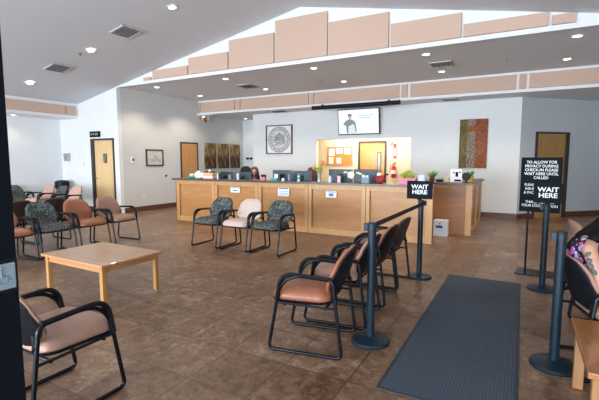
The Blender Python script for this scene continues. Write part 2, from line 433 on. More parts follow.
# white edge trims along the soffits
struct('trim_2', B(XB, XR, YW - .015, YW + .0, ZS - .03, ZS + .05), 'white_paint')
struct('trim_3', B(XB, XR, 11.06, 11.1, Z2 - .02, Z2 + .05), 'white_paint')
struct('trim_3', B(XB, XR, 11.06, 11.1, ZS - .05, ZS), 'white_paint')

# dark entry post beside the camera
struct('trim_4', B(-1.62, -1.38, .02, .665, 0, 4.5), plain('entry_post_paint', (.004, .006, .010), .6, spec=.1))
pp = thing('door_push_plate', 'pale blue push plate with wheelchair symbol fixed on the dark entry post', 'push plate', (-1.379, .0, 0))
link('plate', B(0, .012, .36, .655, 1.165, 1.245, bev=.003), 'push_plate', pp)
link('bezel', B(-.0, .006, .35, .663, 1.155, 1.255), 'black_plastic', pp)
bm = bmesh.new()
for p1, p2 in (((.013, .615, 1.228), (.013, .615, 1.205)), ((.013, .615, 1.205), (.013, .632, 1.205)), ((.013, .632, 1.205), (.013, .640, 1.190))): tube(bm, [p1, p2], .0022, seg=6)
tube(bm, [(.013, .617 + .013 * math.cos(a), 1.198 + .013 * math.sin(a)) for a in [k * math.pi / 8 - 2.9 for k in range(12)]], .0018, seg=6)
t = bmesh.new(); bmesh.ops.create_icosphere(t, subdivisions=2, radius=.0045); merge(bm, t, Matrix.Translation((.013, .615, 1.233)))
link('wheelchair_symbol', bm, 'grey_blue', pp)

# ------------------------------------------------------------------ doors
def door(name, w, h, leafmat, place, handle=True, panel=None, lj=.05, rj=.05, dy=0):
    """local frame: x along the wall, -y towards the viewer"""
    bm = B(0, lj, -.03, .10, 0, h); box(bm, w - rj, w, -.03, .10, 0, h); box(bm, lj, w - rj, -.03, .10, h - .05, h)
    fr = struct(name, bm, 'dark_frame'); fr.location = place[0]; fr.rotation_euler.z = place[1]
    link('door_leaf', B(lj + .004, w - rj - .004, .01 - dy, .055 - dy, .008, h - .054), leafmat, fr)
    if handle:
        hx = lj + .07 if handle == 'L' else w - rj - .07
        bm = bmesh.new(); t = lathe([(0, 0), (.028, 0), (.028, .01), (0, .01)], 16); merge(bm, t, Matrix.Translation((hx, .01, 1.02)) @ Euler((R(90), 0, 0)).to_matrix().to_4x4())
        s = 1 if handle == 'L' else -1
        tube(bm, fillet([(hx, .01, 1.02), (hx, -.05, 1.02), (hx + s * .11, -.05, 1.02)], .02), .009)
        link('handle', bm, 'steel', fr, True)
    if panel:
        x0, x1, z0, z1, mt = panel
        bm = B(x0 - .025, x1 + .025, -.002, .012, z0 - .025, z1 + .025); link('vision_frame', bm, 'dark_frame', fr)
        link('vision_pane', B(x0, x1, -.006, .0, z0, z1), mt, fr)
    return fr
pane = plain('vision_glass', (.22, .24, .25), .15)
door('door_1', 1.05, 2.19, 'door_pale', ((-11.41, YW, 0), 0), 'L', (.56, .66, 1.5, 1.72, plain('door_window', (.16, .17, .15), .3)), lj=.13, rj=.05)
door('door_2', .84, 2.17, 'door_orange', ((XB, 10.13, 0), R(90)), 'R', dy=.03)
door('door_3', 1.13, 2.30, 'door_brown', ((E_(.49)[0], E_(.49)[1], 0), R(45)), None, None, lj=.06, rj=.13, dy=.03)
door('door_4', .98, 2.2, 'door_orange', ((-4.98, 13.27, 0), 0), 'R', (.70, .78, 1.2, 1.80, pane))

# ------------------------------------------------------------------ acoustic panels
def panel(x0, x1, y, z0, z1, label, gr):
    bm = B(x0, x1, y - .05, y, z0, z1, bev=.006)
    return tag(link('acoustic_panel', bm, 'peach'), label, 'wall panel', gr)
gs = 'stepped acoustic panels under the gable'
pw = [(-9.0, -8.72, 3.745, 'tiny square peach panel at the left low end of the stepped gable row'),
      (-8.65, -7.42, 3.895, 'low long peach panel second from left in the stepped gable row'),
      (-7.38, -6.15, 4.07, 'mid height peach panel third from left in the stepped gable row'),
      (-6.11, -4.88, 4.315, 'tall peach panel just left of the tallest one at the gable peak'),
      (-4.84, -3.60, 4.55, 'tallest peach panel standing at the peak of the gable row'),
      (-3.57, -2.33, 4.32, 'tall peach panel just right of the tallest one at the gable peak'),
      (-2.29, -1.05, 4.09, 'mid height peach panel third from right in the stepped gable row'),
      (-1.01, .25, 3.885, 'low long peach panel second from right in the stepped gable row'),
      (.29, .61, 3.82, 'small peach panel at the right low end of the stepped gable row')]
for a, c, z, lb in pw: panel(a, c, YW, ZS + .055, z, lb, gs)
gs = 'peach panels along the lower bulkhead'
for a, c, lb in ((-10.15, -10.09, 'narrowest peach strip at the left end of the lower bulkhead'), (-10.04, -8.58, 'peach bulkhead panel above the mirror dome and three forest canvases'),
              (-8.54, -8.34, 'narrow peach strip above the left end of the reception wall'), (-8.30, -5.77, 'long peach bulkhead panel above the round framed emblem'),
              (-5.73, -5.59, 'narrow peach strip above the left end of the black screen roller'), (-5.55, -3.02, 'long peach bulkhead panel above the wall television'),
              (-2.96, -2.80, 'narrow peach strip above the right end of the black screen roller'), (-2.72, -.24, 'long peach bulkhead panel above the olive and rust artwork'),
              (-.17, -.03, 'narrow peach strip above the corner of the angled wall'), (.04, 2.55, 'long peach bulkhead panel at the right edge of the picture')):
    panel(a, c, 11.1, Z2 + .06, ZS - .05, lb, gs)
for y0, y1, lb in ((-2.2, 1.9, 'peach panel high on the left eave, its nearest one behind the dark post'), (1.95, 7.34, 'long peach panel on the left eave above the recessed wall'), (7.40, 7.66, 'short peach panel on the left eave next to the white door wall')):
    tag(link('acoustic_panel', B(XE, XE + .05, y0, y1, 2.90, 3.17, bev=.006), 'peach'), lb, 'wall panel', 'peach panels on the left eave')

# ------------------------------------------------------------------ downlights, vents, sprinklers
LP = []
def downlight(loc, tilt, lb, gr, watts=120, first=[None]):
    t = thing('ceiling_downlight', lb, 'ceiling light', loc, 0, gr); t.rotation_euler = (0, tilt, 0)
    if first[0] is None:
        a = lathe([(.070, -.001), (.093, -.001), (.096, -.008), (.072, -.014), (.068, -.004)], 28)
        c = lathe([(0, -.003), (.069, -.003), (.069, -.006), (0, -.008)], 28)
        o1 = link('trim_ring', a, 'alu', t, True); o2 = link('lens', c, 'lamp', t, True); first[0] = (o1.data, o2.data)
    else:
        for n, me in zip(('trim_ring', 'lens'), first[0]):
            o = bpy.data.objects.new(n, me); COL.objects.link(o); o.parent = t
    l = bpy.data.lights.new('lamp', 'SPOT'); l.energy = watts; l.color = (1, .86, .68); l.spot_size = R(125); l.spot_blend = .6; l.shadow_soft_size = .07
    lo = bpy.data.objects.new('lamp', l); COL.objects.link(lo); lo.parent = t; lo.location = (0, 0, -.03)
sl = math.atan(.196)
for x, lb in ((-10.82, 'round downlight in the sloped ceiling nearest the left eave panels'), (-8.38, 'round downlight in the sloped ceiling between the two square vents'), (-5.92, 'round downlight in the sloped ceiling nearest the ridge')):
    downlight((x, 5.8, gz(x)), -sl, lb, 'downlights in the sloped ceiling')
for x in (-3.47, -1.0, 1.45):
    pass
fr = {(-9.2, 8.34): 'downlight in the flat soffit nearest the door wall corner', (-6.73, 8.34): 'front row soffit downlight second from left', (-4.22, 8.34): 'front row soffit downlight below the tallest peach panel',
      (-1.76, 8.34): 'front row soffit downlight between peak and right end', (.69, 8.34): 'front row soffit downlight at far right near picture edge',
      (-9.2, 10.1): 'rear row soffit downlight nearest the mirror dome', (-6.68, 10.1): 'rear row soffit downlight behind the left soffit vent', (-4.22, 10.1): 'rear row soffit downlight above the screen roller',
      (-1.76, 10.1): 'rear row soffit downlight beside the right soffit vent', (.69, 10.1): 'rear row soffit downlight at far right above the bulkhead'}
for (x, y), lb in fr.items(): downlight((x, y, ZS), 0, lb, 'downlights in the reception soffit')
downlight((-9.55, 13.1, Z2), 0, 'downlight over the corridor beside the forest canvases', None) if False else downlight((-9.55, 13.0, Z2), 0, 'downlight over the corridor end beside the forest canvases', 'downlights in the low soffits', 20)
downlight((-12.5, 6.2, 2.82), 0, 'downlight in the low left soffit above the waiting chairs', 'downlights in the low soffits', 12)
downlight((1.6, 12.6, Z2), 0, 'downlight in the low soffit before the angled wall', 'downlights in the low soffits', 10) if False else None

def vent(loc, tilt, lb, s=.3, n=5):
    t = thing('ceiling_vent', lb, 'vent', loc, 0, 'ceiling air vents'); t.rotation_euler = (0, tilt, 0)
    bm = bmesh.new()
    for a in ((-s, s, -s, -s + .035), (-s, s, s - .035, s), (-s, -s + .035, -s, s), (s - .035, s, -s, s)): box(bm, *a, -.012, .0)
    link('frame', bm, 'alu', t)
    link('backing', B(-s + .03, s - .03, -s + .03, s - .03, -.004, -.001), 'vent_dark', t)
    bm = bmesh.new()
    for k in range(n):
        x = -s + .06 + k * (2 * s - .12) / (n - 1)
        tb = B(-.035, .035, -s + .03, s - .03, -.002, .002); merge(bm, tb, Matrix.Translation((x, 0, -.014)) @ Euler((0, R(35), 0)).to_matrix().to_4x4())
    link('louvres', bm, 'steel' if False else 'vent_dark', t)
vent((-7.24, 5.8, gz(-7.24)), -sl, 'square vent in the sloped ceiling nearer the ridge', .24)
vent((-9.62, 5.8, gz(-9.62)), -sl, 'square vent in the sloped ceiling nearer the left eave', .24)
vent((-6.84, 9.46, ZS), 0, 'square vent in the reception soffit left of the middle', .26)
vent((-1.64, 9.36, ZS), 0, 'square vent in the reception soffit at right beside a downlight', .26)
vent((-7.15, 11.62, Z2), 0, 'flat vent in the low soffit above the round emblem', .24)
vent((-1.78, 11.6, Z2), 0, 'flat vent in the low soffit above the rust artwork', .24)
for loc, tl, lb in (((-8.67, 5.73, gz(-8.67)), -sl, 'small sprinkler head in the sloped ceiling'), ((-4.68, 9.67, ZS), 0, 'small sprinkler head in soffit above the television'), ((-.41, 9.57, ZS), 0, 'small sprinkler head in soffit toward the right'), ((-9.17, 9.95, ZS), 0, 'small sprinkler head beside the soffit downlight near the mirror dome')):
    o = tag(link('sprinkler_head', lathe([(0, 0), (.035, 0), (.035, -.012), (.012, -.02), (.012, -.04), (.028, -.042), (.028, -.046), (0, -.046)], 16), 'steel', smooth=True), lb, 'sprinkler', 'sprinkler heads'); o.location = loc; o.rotation_euler.y = tl

# mirror dome + screen roller
t = thing('mirror_dome', 'convex mirrored dome on a white plate below the left end of the bulkhead', 'dome mirror', (-9.98, 11.17, Z2))
link('mounting_plate', lathe([(0, 0), (.27, 0), (.27, -.05), (.22, -.07), (0, -.07)], 28), 'white_plastic', t, True)
link('dome', lathe([(.17, -.06)] + [(.18 * math.cos(a), -.08 - .22 * math.sin(a)) for a in [R(x) for x in range(0, 91, 10)]], 28), 'mirror', t, True)
t = thing('screen_roller', 'long black projection screen roller case under the bulkhead', 'screen case', (0, 10.97, 3.10))
bm = bmesh.new(); tube(bm, [(-5.58, 0, 0), (-2.98, 0, 0)], .058, seg=14); link('case', bm, 'black_plastic', t, True)
for x in (-5.60, -2.99): link('end_cap', B(x, x + .03, -.05, .06, -.05, .06, bev=.01), 'black_plastic', t)
for x in (-5.3, -3.3): link('bracket', B(x, x + .04, .0, .08, -.01, .09), 'black_plastic', t)

# ------------------------------------------------------------------ reception counter
X0, X1, YF, HT = -7.88, -1.42, 7.66, 1.05
cn = thing('reception_counter', 'long light maple reception counter with recessed panels and dark worktop edge', 'counter', (0, 0, 0))
link('body', extrude_xy([(X0 + .02, YF + .052), (X1 - .012, YF + .052), (X1 - .06, YF + .28), (X0 + .02, YF + .28)], 0, HT), 'counter_wood', cn)
bm = bmesh.new(); n = 5; w = (X1 - X0) / n
xs = [X0 + w * k for k in range(n + 1)]
for k, x in enumerate(xs):
    a = x if k == 0 else x - .085; c = x + .12 if k == 0 else (x if k == n else x + .085)
    if k in (0, n): link('stile', B(a if k == 0 else x - .12, c, YF, YF + .053, .0, HT, bev=.004), 'counter_wood', cn)
    else:
        link('stile', B(x - .085, x - .004, YF, YF + .053, .0, HT, bev=.004), 'counter_wood', cn); link('stile', B(x + .004, x + .085, YF, YF + .053, .0, HT, bev=.004), 'counter_wood', cn)
for k in range(n):
    a, c = xs[k] + (.12 if k == 0 else .085), xs[k + 1] - (.12 if k == n - 1 else .085)
    for z0, z1 in ((0, .13), (HT - .10, HT)): link('rail', B(a, c, YF + .002, YF + .053, z0, z1, bev=.003), 'counter_wood', cn)
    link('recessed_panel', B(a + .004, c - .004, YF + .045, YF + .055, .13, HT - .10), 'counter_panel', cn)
link('end_panel', B(X0, X0 + .02, YF, YF + .9, 0, HT), 'counter_wood', cn)
link('ledge_top', extrude_xy([(X0 - .09, YF - .05), (X1 + .02, YF - .05), (X1 - .05, YF + .42), (X0 - .09, YF + .42)], HT, HT + .042), 'counter_top', cn)
dk = thing('work_desk', 'long low work desk hidden behind the reception counter, holding the monitors', 'desk', (0, 0, 0))
link('desk_top', B(X0 + .04, -2.25, YF + .29, YF + .98, .72, .75), 'counter_top', dk)
for x in (X0 + .06, -4.6, -2.35): link('support_panel', B(x, x + .04, YF + .30, YF + .9, 0, .72), 'counter_wood', dk)
# wing
wg = thing('counter_wing', 'shorter maple counter wing set back to the right of the long counter', 'counter', (0, 0, 0))
WX0, WX1, WY0, WY1 = -2.1, -.88, 8.92, 11.1
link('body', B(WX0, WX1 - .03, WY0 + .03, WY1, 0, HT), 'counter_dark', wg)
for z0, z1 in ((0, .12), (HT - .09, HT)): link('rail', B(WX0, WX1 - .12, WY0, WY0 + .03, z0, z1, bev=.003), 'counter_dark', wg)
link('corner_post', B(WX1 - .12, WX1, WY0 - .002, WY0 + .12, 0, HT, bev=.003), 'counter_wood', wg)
ys = [WY0 + .12, 9.95, 10.07, 10.98]
for a, c in ((9.95, 10.07), (10.98, 11.1)): link('side_post', B(WX1 - .03, WX1, a, c, 0, HT, bev=.003), 'counter_wood', wg)
for a, c in ((WY0 + .12, 9.95), (10.07, 10.98)):
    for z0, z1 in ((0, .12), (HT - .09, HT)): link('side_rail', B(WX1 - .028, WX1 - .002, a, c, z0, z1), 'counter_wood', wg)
bm = B(-2.14, WX1 + .05, WY0 - .04, WY0 + .5, HT, HT + .042, bev=.006); box(bm, -2.1, WX1 + .05, WY0 + .4, WY1 + .02, HT, HT + .042, bev=.006)
link('worktop', bm, 'counter_top', wg)
ZT = HT + .042
# notices on the counter
for x0, x1, z0, z1, tx, lb in ((-6.10, -5.83, .79, .92, 2, 'small white notice on the left part of the counter front'), (-4.77, -4.48, .76, .96, 4, 'large white notice with blue print in the middle of the counter front'), (-3.59, -3.35, .78, .92, 1, 'small white and blue notice on the counter front right of the middle')):
    t = thing('counter_notice', lb, 'notice', (x0, YF + .018, z0), 0, 'notices taped on the counter front')
    W, H = x1 - x0, z1 - z0
    link('sheet', B(0, W, -.002, 0, 0, H), 'paper', t)
    bm = B(W * .08, W * .92, -.0035, -.002, H * .78, H * .92)
    if tx == 4:
        for k in range(3): box(bm, W * .1, W * .9, -.0035, -.002, H * (.12 + .2 * k), H * (.17 + .2 * k))
    elif tx == 1:
        box(bm, W * .28, W * .72, -.0035, -.002, H * .2, H * .65)
    else: box(bm, W * .25, W * .75, -.0035, -.002, H * .25, H * .5)
    link('print', bm, 'paper_blue', t)

# ------------------------------------------------------------------ wall things
YDf = YD
# television
t = thing('wall_television', 'wall mounted television showing a person in a grey shirt on a white screen', 'television', (-4.48, YDf - .12, 2.73))
t.rotation_euler = (R(8), 0, 0)
link('bezel', B(-.67, .67, -.035, .03, -.39, .39, bev=.008), 'black_plastic', t)
link('screen', B(-.645, .645, -.038, -.034, -.36, .365), screen_mat('tv_screen', (.86, .95, 1.0), 1.05), t)
sh = plain('tv_shirt', (.05, .05, .05), .4, emit=(.28, .34, .33), es=.6); sk = plain('tv_face', (.05, .05, .05), .4, emit=(.75, .5, .38), es=.7)
bl = plain('tv_blue', (.05, .05, .05), .4, emit=(.45, .72, .85), es=.9); hr = plain('tv_hair', (.02, .02, .02), .4, emit=(.03, .03, .03), es=.3)
def flatpoly(pts, y0, y1): return prism(pts, y0, y1)
link('pictured_shirt', prism([(-.50, -.08), (-.42, .03), (-.32, .08), (-.27, .09), (-.20, .07), (-.11, .02), (-.07, -.10), (-.06, -.32), (-.38, -.34), (-.40, -.10)], -.041, -.038), sh, t)
link('pictured_papers', prism([(-.34, -.34), (-.32, -.12), (-.14, -.06), (-.08, -.34)], -.0425, -.041), screen_mat('tv_paper', (.80, .88, .92), .9), t)
bm = bmesh.new(); t2 = lathe([(0, 0), (.06, 0), (.06, .002), (0, .002)], 20); merge(bm, t2, Matrix.Translation((-.265, -.040, .16)) @ Euler((R(90), 0, 0)).to_matrix().to_4x4() @ Matrix.Diagonal((.85, 1.2, 1, 1)))
link('pictured_face', bm, sk, t)
link('pictured_hair', prism([(-.325, .16), (-.33, .22), (-.29, .25), (-.235, .245), (-.205, .21), (-.205, .16), (-.22, .19), (-.27, .205), (-.31, .19)], -.0445, -.0425), hr, t)
bm = B(.02, .48, -.041, -.038, .17, .20); box(bm, .02, .40, -.041, -.038, .10, .13); link('pictured_lines', bm, bl, t)
link('wall_bracket', B(-.15, .15, .0, .12, -.12, .12), 'black_plastic', t)

# framed round emblem
t = thing('framed_emblem', 'square brown framed picture with a silver grey round emblem', 'picture', (-7.40, YDf - .005, 2.26))
bm = bmesh.new()
for a in ((-.46, -.43, -.44, .44), (.43, .46, -.44, .44), (-.46, .46, -.44, -.41), (-.46, .46, .41, .44)): box(bm, a[0], a[1], -.06, .0, a[2], a[3])
t.scale = (1.14, 1, 1.12)
link('frame', bm, 'picture_brown', t)
link('backing_board', B(-.43, .43, -.02, .0, -.41, .41), 'paper', t)
bm = bmesh.new()
for r_ in (.38, .30):
    tube(bm, [(r_ * math.cos(a), -.028, r_ * math.sin(a)) for a in [k * math.pi / 24 for k in range(48)]], .014, closed=True, seg=6)
for k in range(60):
    a = random.uniform(0, 6.28); rr_ = random.uniform(0, .22); a2 = a + random.uniform(-1.2, 1.2); r2 = random.uniform(0, .26)
    tube(bm, [(rr_ * math.cos(a), -.024, rr_ * math.sin(a)), (r2 * math.cos(a2), -.026, r2 * math.sin(a2))], .010, seg=5)
for k in range(20):
    a = k * math.pi / 10; tube(bm, [(.325 * math.cos(a), -.026, .325 * math.sin(a)), (.355 * math.cos(a + .06), -.026, .355 * math.sin(a + .06))], .009, seg=5)
link('round_emblem', bm, plain('emblem_grey', (.36, .38, .38), .4, metal=.2, noise=.4, nscale=30), t)
link('emblem_disc', B(-.001, .001, -.021, -.02, -.001, .001), 'paper', t) if False else None
bm = bmesh.new(); t2 = lathe([(0, 0), (.39, 0), (.39, .004), (0, .004)], 40); merge(bm, t2, Matrix.Translation((0, -.02, 0)) @ Euler((R(90), 0, 0)).to_matrix().to_4x4()); link('emblem_disc', bm, plain('emblem_silver', (.62, .63, .62), .45, metal=.2, noise=.25, nscale=14), t)

# olive and rust artwork
t = thing('canvas_artwork', 'tall canvas with olive and rust bands, beige map strip and gold ring', 'artwork', (-1.215, YDf - .005, 2.0))
link('olive_band', B(-.35, -.155, -.04, 0, -.66, .66), 'olive', t)
link('map_band', B(-.155, .045, -.04, 0, -.66, .66), 'map_canvas', t)
link('rust_band', B(.045, .35, -.04, 0, -.66, .66), 'rust_canvas', t)
link('rust_block', B(-.155, .045, -.0425, -.04, .33, .48), 'rust_canvas', t)
bm = bmesh.new(); tube(bm, [(.0 + .29 * math.cos(a), -.041, .0 + .33 * math.sin(a)) for a in [k * math.pi / 20 for k in range(40)]], .012, closed=True, seg=6)
for r_ in (.23, .17): tube(bm, [(r_ * math.cos(a), -.041, r_ * 1.13 * math.sin(a)) for a in [k * math.pi / 20 - 1.4 for k in range(18)]], .008, seg=6)
link('gold_ring', bm, 'gold', t)
mg = plain('map_grey', (.14, .15, .14), .8, noise=.3)
for k in range(9):
    x = random.uniform(-.13, .02); z = -.6 + k * .1; link('map_mark', B(x - .02, x + .025, -.0425, -.04, z, z + random.uniform(.03, .07)), mg, t)

# forest triptych on side wall (faces +X)
for y0, y1, lb in ((11.31, 11.93, 'left canvas of the three gold brown forest prints'), (12.04, 12.70, 'middle canvas of the three gold brown forest prints'), (12.80, 13.40, 'right canvas of the three gold brown forest prints')):
    t = thing('forest_canvas', lb, 'artwork', (XB, (y0 + y1) / 2, 1.71), 0, 'triptych of forest prints')
    link('canvas', B(0, .035, -(y1 - y0) / 2, (y1 - y0) / 2, -.47, .47, bev=.004), 'forest', t)
    link('stretcher', B(-.0, .02, -(y1 - y0) / 2 + .03, (y1 - y0) / 2 - .03, -.44, .44), 'dark_frame', t)
# framed print
t = thing('framed_print', 'small dark framed pale landscape print on the warm side wall', 'picture', (XB, 9.03, 1.63))
bm = bmesh.new()
for a in ((-.34, -.30, -.26, .26), (.30, .34, -.26, .26), (-.34, .34, -.26, -.22), (-.34, .34, .22, .26)): box(bm, 0, .03, a[0], a[1], a[2], a[3])
link('frame', bm, 'dark_frame', t); link('print', B(0, .012, -.30, .30, -.22, .22), plain('pale_print', (.62, .62, .56), .6, noise=.12, nscale=5), t)
bm = B(.012, .014, -.18, .2, -.12, -.03); box(bm, .012, .014, -.05, .14, -.03, .08); link('drawn_scene', bm, plain('print_drawing', (.46, .50, .50), .7, noise=.2, nscale=12), t)
t = thing('thermostat', 'small white thermostat on the warm wall near the white corner', 'thermostat', (XB, 8.19, 1.56))
link('case', B(0, .03, -.05, .05, -.09, .09, bev=.008), 'white_plastic', t); link('display', B(.03, .033, -.02, .045, -.03, .05), plain('display_grey', (.08, .08, .08), .3), t)
t = thing('power_outlet', 'white power outlet low on the warm side wall', 'outlet', (XB, 8.57, .44))
link('plate', B(0, .008, -.04, .04, -.06, .06, bev=.003), 'white_plastic', t); link('sockets', B(.008, .010, -.018, .018, -.04, .04), 'alu', t)
t = thing('wall_switch', 'small dark switch knob on the warm wall beside the counter end', 'switch', (XB, 9.47, 1.05))
link('plate', B(0, .006, -.03, .03, -.03, .03), 'steel', t); bm = lathe([(0, 0), (.03, 0), (.03, .03), (0, .035)], 14); bmesh.ops.rotate(bm, verts=bm.verts, matrix=Matrix.Rotation(R(90), 3, 'Y')); link('knob', bm, 'black_plastic', t, True)
# sign over pale door, sconce, switch panel
t = thing('exit_sign', 'small black sign with pale lettering above the pale left door', 'sign', (-11.18, YW - .001, 2.32))
link('housing', B(-.23, .23, -.04, 0, -.085, .085, bev=.006), 'sign_black', t)
bm = bmesh.new()
for x in (-.15, -.05, .06, .13): box(bm, x - .022, x + .025, -.043, -.04, -.03, .035)
link('lettering_blocks', bm, plain('dim_lettering', (.30, .31, .31), .5), t)
t = thing('wall_dispenser', 'grey tapered hand gel dispenser on the white wall near the left corner', 'dispenser', (-12.58, YW, 1.66))
link('housing', prism([(-.10, .11), (.12, .11), (.09, -.13), (-.07, -.13)], -.10, 0), 'steel', t)
link('drip_tray', B(-.08, .10, -.12, 0, -.15, -.13), 'alu', t)
t = thing('switch_panel', 'tall white switch panel on the white wall left of the pale door', 'switch', (-11.83, YW, 1.52))
link('plate', B(-.06, .06, -.012, 0, -.15, .15, bev=.004), 'alu', t); link('switches', B(-.025, .025, -.02, -.012, -.08, .08), 'white_plastic', t)
t = thing('corridor_sign', 'small black room sign on the corridor end wall', 'sign', (-9.85, 13.645, 1.62))
link('plate', B(-.16, -.02, -.012, 0, -.04, .04), 'sign_black', t); link('plate', B(.02, .16, -.012, 0, -.04, .04), 'sign_black', t)

# back office things
t = thing('bulletin_board', 'cork bulletin board with pinned white papers seen through the opening', 'bulletin board', (-5.68, 13.295, 1.70))
link('cork', B(-.46, .46, -.02, 0, -.30, .30), 'cork', t)
bm = bmesh.new()
for a in ((-.48, -.45, -.32, .32), (.45, .48, -.32, .32), (-.48, .48, -.32, -.295), (-.48, .48, .295, .32)): box(bm, a[0], a[1], -.03, 0, a[2], a[3])
link('frame', bm, 'counter_wood', t)
for x0, x1, z0, z1 in ((-.42, -.20, .0, .26), (-.14, .12, .08, .27), (.18, .42, .06, .28), (-.12, .06, -.26, -.06), (-.42, -.24, -.28, -.04)): link('pinned_paper', B(x0, x1, -.024, -.02, z0, z1), 'paper', t)
t = thing('fire_extinguisher', 'red fire extinguisher on the cream wall beside the office door', 'extinguisher', (-3.72, 13.19, .98))
link('cylinder', lathe([(0, 0), (.07, 0), (.08, .02), (.08, .33), (.055, .39), (.025, .41), (.025, .44), (0, .44)], 20), 'red', t, True)
bm = B(-.03, .09, -.015, .015, .44, .465); box(bm, -.03, .08, -.012, .012, .475, .50); link('handle', bm, 'black_plastic', t)
bm = bmesh.new(); tube(bm, fillet([(-.02, 0, .44), (-.11, 0, .42), (-.12, 0, .15)], .04), .010, seg=8); link('hose', bm, 'black_plastic', t, True)
link('wall_bracket', B(-.03, .03, .07, .11, .1, .36), 'red', t)
link('label_band', lathe([(.081, .13), (.081, .25)], 20), 'paper', t, True)
t = thing('extinguisher_sign', 'narrow red and white sign on the wall above the fire extinguisher', 'sign', (-3.72, 13.295, 1.85))
link('plate', B(-.055, .055, -.006, 0, -.24, .24), 'red', t); link('symbol', B(-.03, .03, -.008, -.006, -.16, .10), 'paper', t)
t = thing('round_alarm', 'small round pale alarm high on wall by the office door', 'alarm', (-3.85, 13.295, 2.13)); bm = lathe([(0, 0), (.07, 0), (.07, .03), (.05, .045), (0, .045)], 20)
bmesh.ops.rotate(bm, verts=bm.verts, matrix=Matrix.Rotation(R(90), 3, 'X')); link('case', bm, 'vinyl_pink', t, True); bm = lathe([(0, 0), (.03, 0), (.03, .01), (0, .012)], 16, (0, 0, .045)); bmesh.ops.rotate(bm, verts=bm.verts, matrix=Matrix.Rotation(R(90), 3, 'X')); link('centre', bm, 'paper', t)

# ------------------------------------------------------------------ monitors, chairs behind counter
def monitor(x, y, rz, w, zt, lb, h=.36):
    t = thing('computer_monitor', lb, 'monitor', (x, y, .75), rz, 'monitors behind the counter')
    hh = zt - .75
    link('back_shell', B(-w / 2, w / 2, -.03, .0, hh - h, hh, bev=.01), 'navy', t)
    link('display', B(-w / 2 + .012, w / 2 - .012, .0, .006, hh - h + .012, hh - .012), 'screen_grey', t)
    link('stand', B(-.04, .04, -.06, -.03, .01, hh - .1, bev=.005), 'black_plastic', t)
    link('foot', B(-.13, .13, -.14, .08, 0, .015, bev=.005), 'black_plastic', t)
for x, w, zt, lb in ((-6.60, .50, 1.27, 'leftmost dark monitor beside the small potted plant'), (-6.06, .50, 1.265, 'dark monitor just left of the seated receptionist'), (-4.93, .50, 1.325, 'left one of the pair of dark monitors in the counter middle'), (-4.40, .52, 1.315, 'right one of the pair of dark monitors in the counter middle'),
                     (-3.45, .56, 1.36, 'dark monitor right of the flower vase'), (-2.89, .52, 1.365, 'dark monitor left of the crimson bag')):
    monitor(x, 8.14, random.uniform(-.04, .04), w, zt, lb)
t = thing('paper_flower', 'white and yellow paper flower stuck on the back of a monitor', 'decoration', (-3.2, 8.085, 1.24))
bm = bmesh.new()
for a in range(5):
    tb = bmesh.new(); bmesh.ops.create_icosphere(tb, subdivisions=2, radius=1); merge(bm, tb, Matrix.Translation((.045 * math.cos(a * 1.257), 0, .045 * math.sin(a * 1.257))) @ Matrix.Diagonal((.04, .008, .04, 1)))
link('petals', bm, 'paper', t, True)
bm = bmesh.new()
for x, z in ((-.12, .06), (.16, .05), (.21, .03)):
    tb = bmesh.new(); bmesh.ops.create_icosphere(tb, subdivisions=2, radius=1); merge(bm, tb, Matrix.Translation((x, 0, z)) @ Matrix.Diagonal((.05, .006, .02, 1)))
link('yellow_leaves', bm, plain('cream_yellow', (.75, .70, .35), .6), t, True)

def office_chair(x, y, rz, mat, zt, lb):
    t = thing('office_chair', lb, 'office chair', (x, y, 0), rz, 'office chairs behind the counter')
    def fb(c): return Vector((c.x, .22 + c.z * 1.0 + .12 * (c.x ** 2), c.y + zt - .3))
    link('backrest', pad(rrect(.46, .60, .14, wt=.36), .04, .04, fb), mat, t, True)
    link('seat', pad(rrect(.5, .5, .1), .05, .04, lambda c: Vector((c.x, c.y, c.z + .5))), mat, t, True)
    link('back_post', B(-.03, .03, .20, .26, .44, zt - .35), 'black_plastic', t)
    link('column', lathe([(0, .08), (.03, .08), (.03, .46), (0, .46)], 12), 'black_metal', t, True)
    bm = bmesh.new()
    for k in range(5): a = k * 1.2566; tube(bm, [(0, 0, .1), (.28 * math.cos(a), .28 * math.sin(a), .07)], .018, seg=8)
    link('base', bm, 'black_plastic', t, True)
    for k in range(5):
        a = k * 1.2566; bm = lathe([(0, -.02), (.03, -.02), (.03, .02), (0, .02)], 12); bmesh.ops.rotate(bm, verts=bm.verts, matrix=Matrix.Rotation(R(90), 3, 'X')); bmesh.ops.translate(bm, verts=bm.verts, vec=(.28 * math.cos(a), .28 * math.sin(a), .03)); link('caster', bm, 'black_plastic', t, True)
office_chair(-6.93, 9.25, R(8), 'black_plastic', 1.385, 'black rounded office chair back left of the receptionist')
office_chair(-4.72, 9.0, R(-10), plain('red_brown_leather', (.16, .04, .025), .35), 1.39, 'red brown leather office chair behind the middle monitors')

# ------------------------------------------------------------------ small things on the counter
YC = 7.85
def cyl(r, h, r2=None, seg=20): r2 = r2 or r; return lathe([(0, 0), (r, 0), (r2, h), (0, h)], seg)
def cup(name, x, y, r, h, mat, lb, cat, r2=None, z=ZT):
    t = thing(name, lb, cat, (x, y, z))
    r2 = r2 or r * 1.1
    link('body', lathe([(0, 0), (r, 0), (r2, h), (r2 - .006, h), (r - .006, .008), (0, .008)], 20), mat, t, True)
    return t
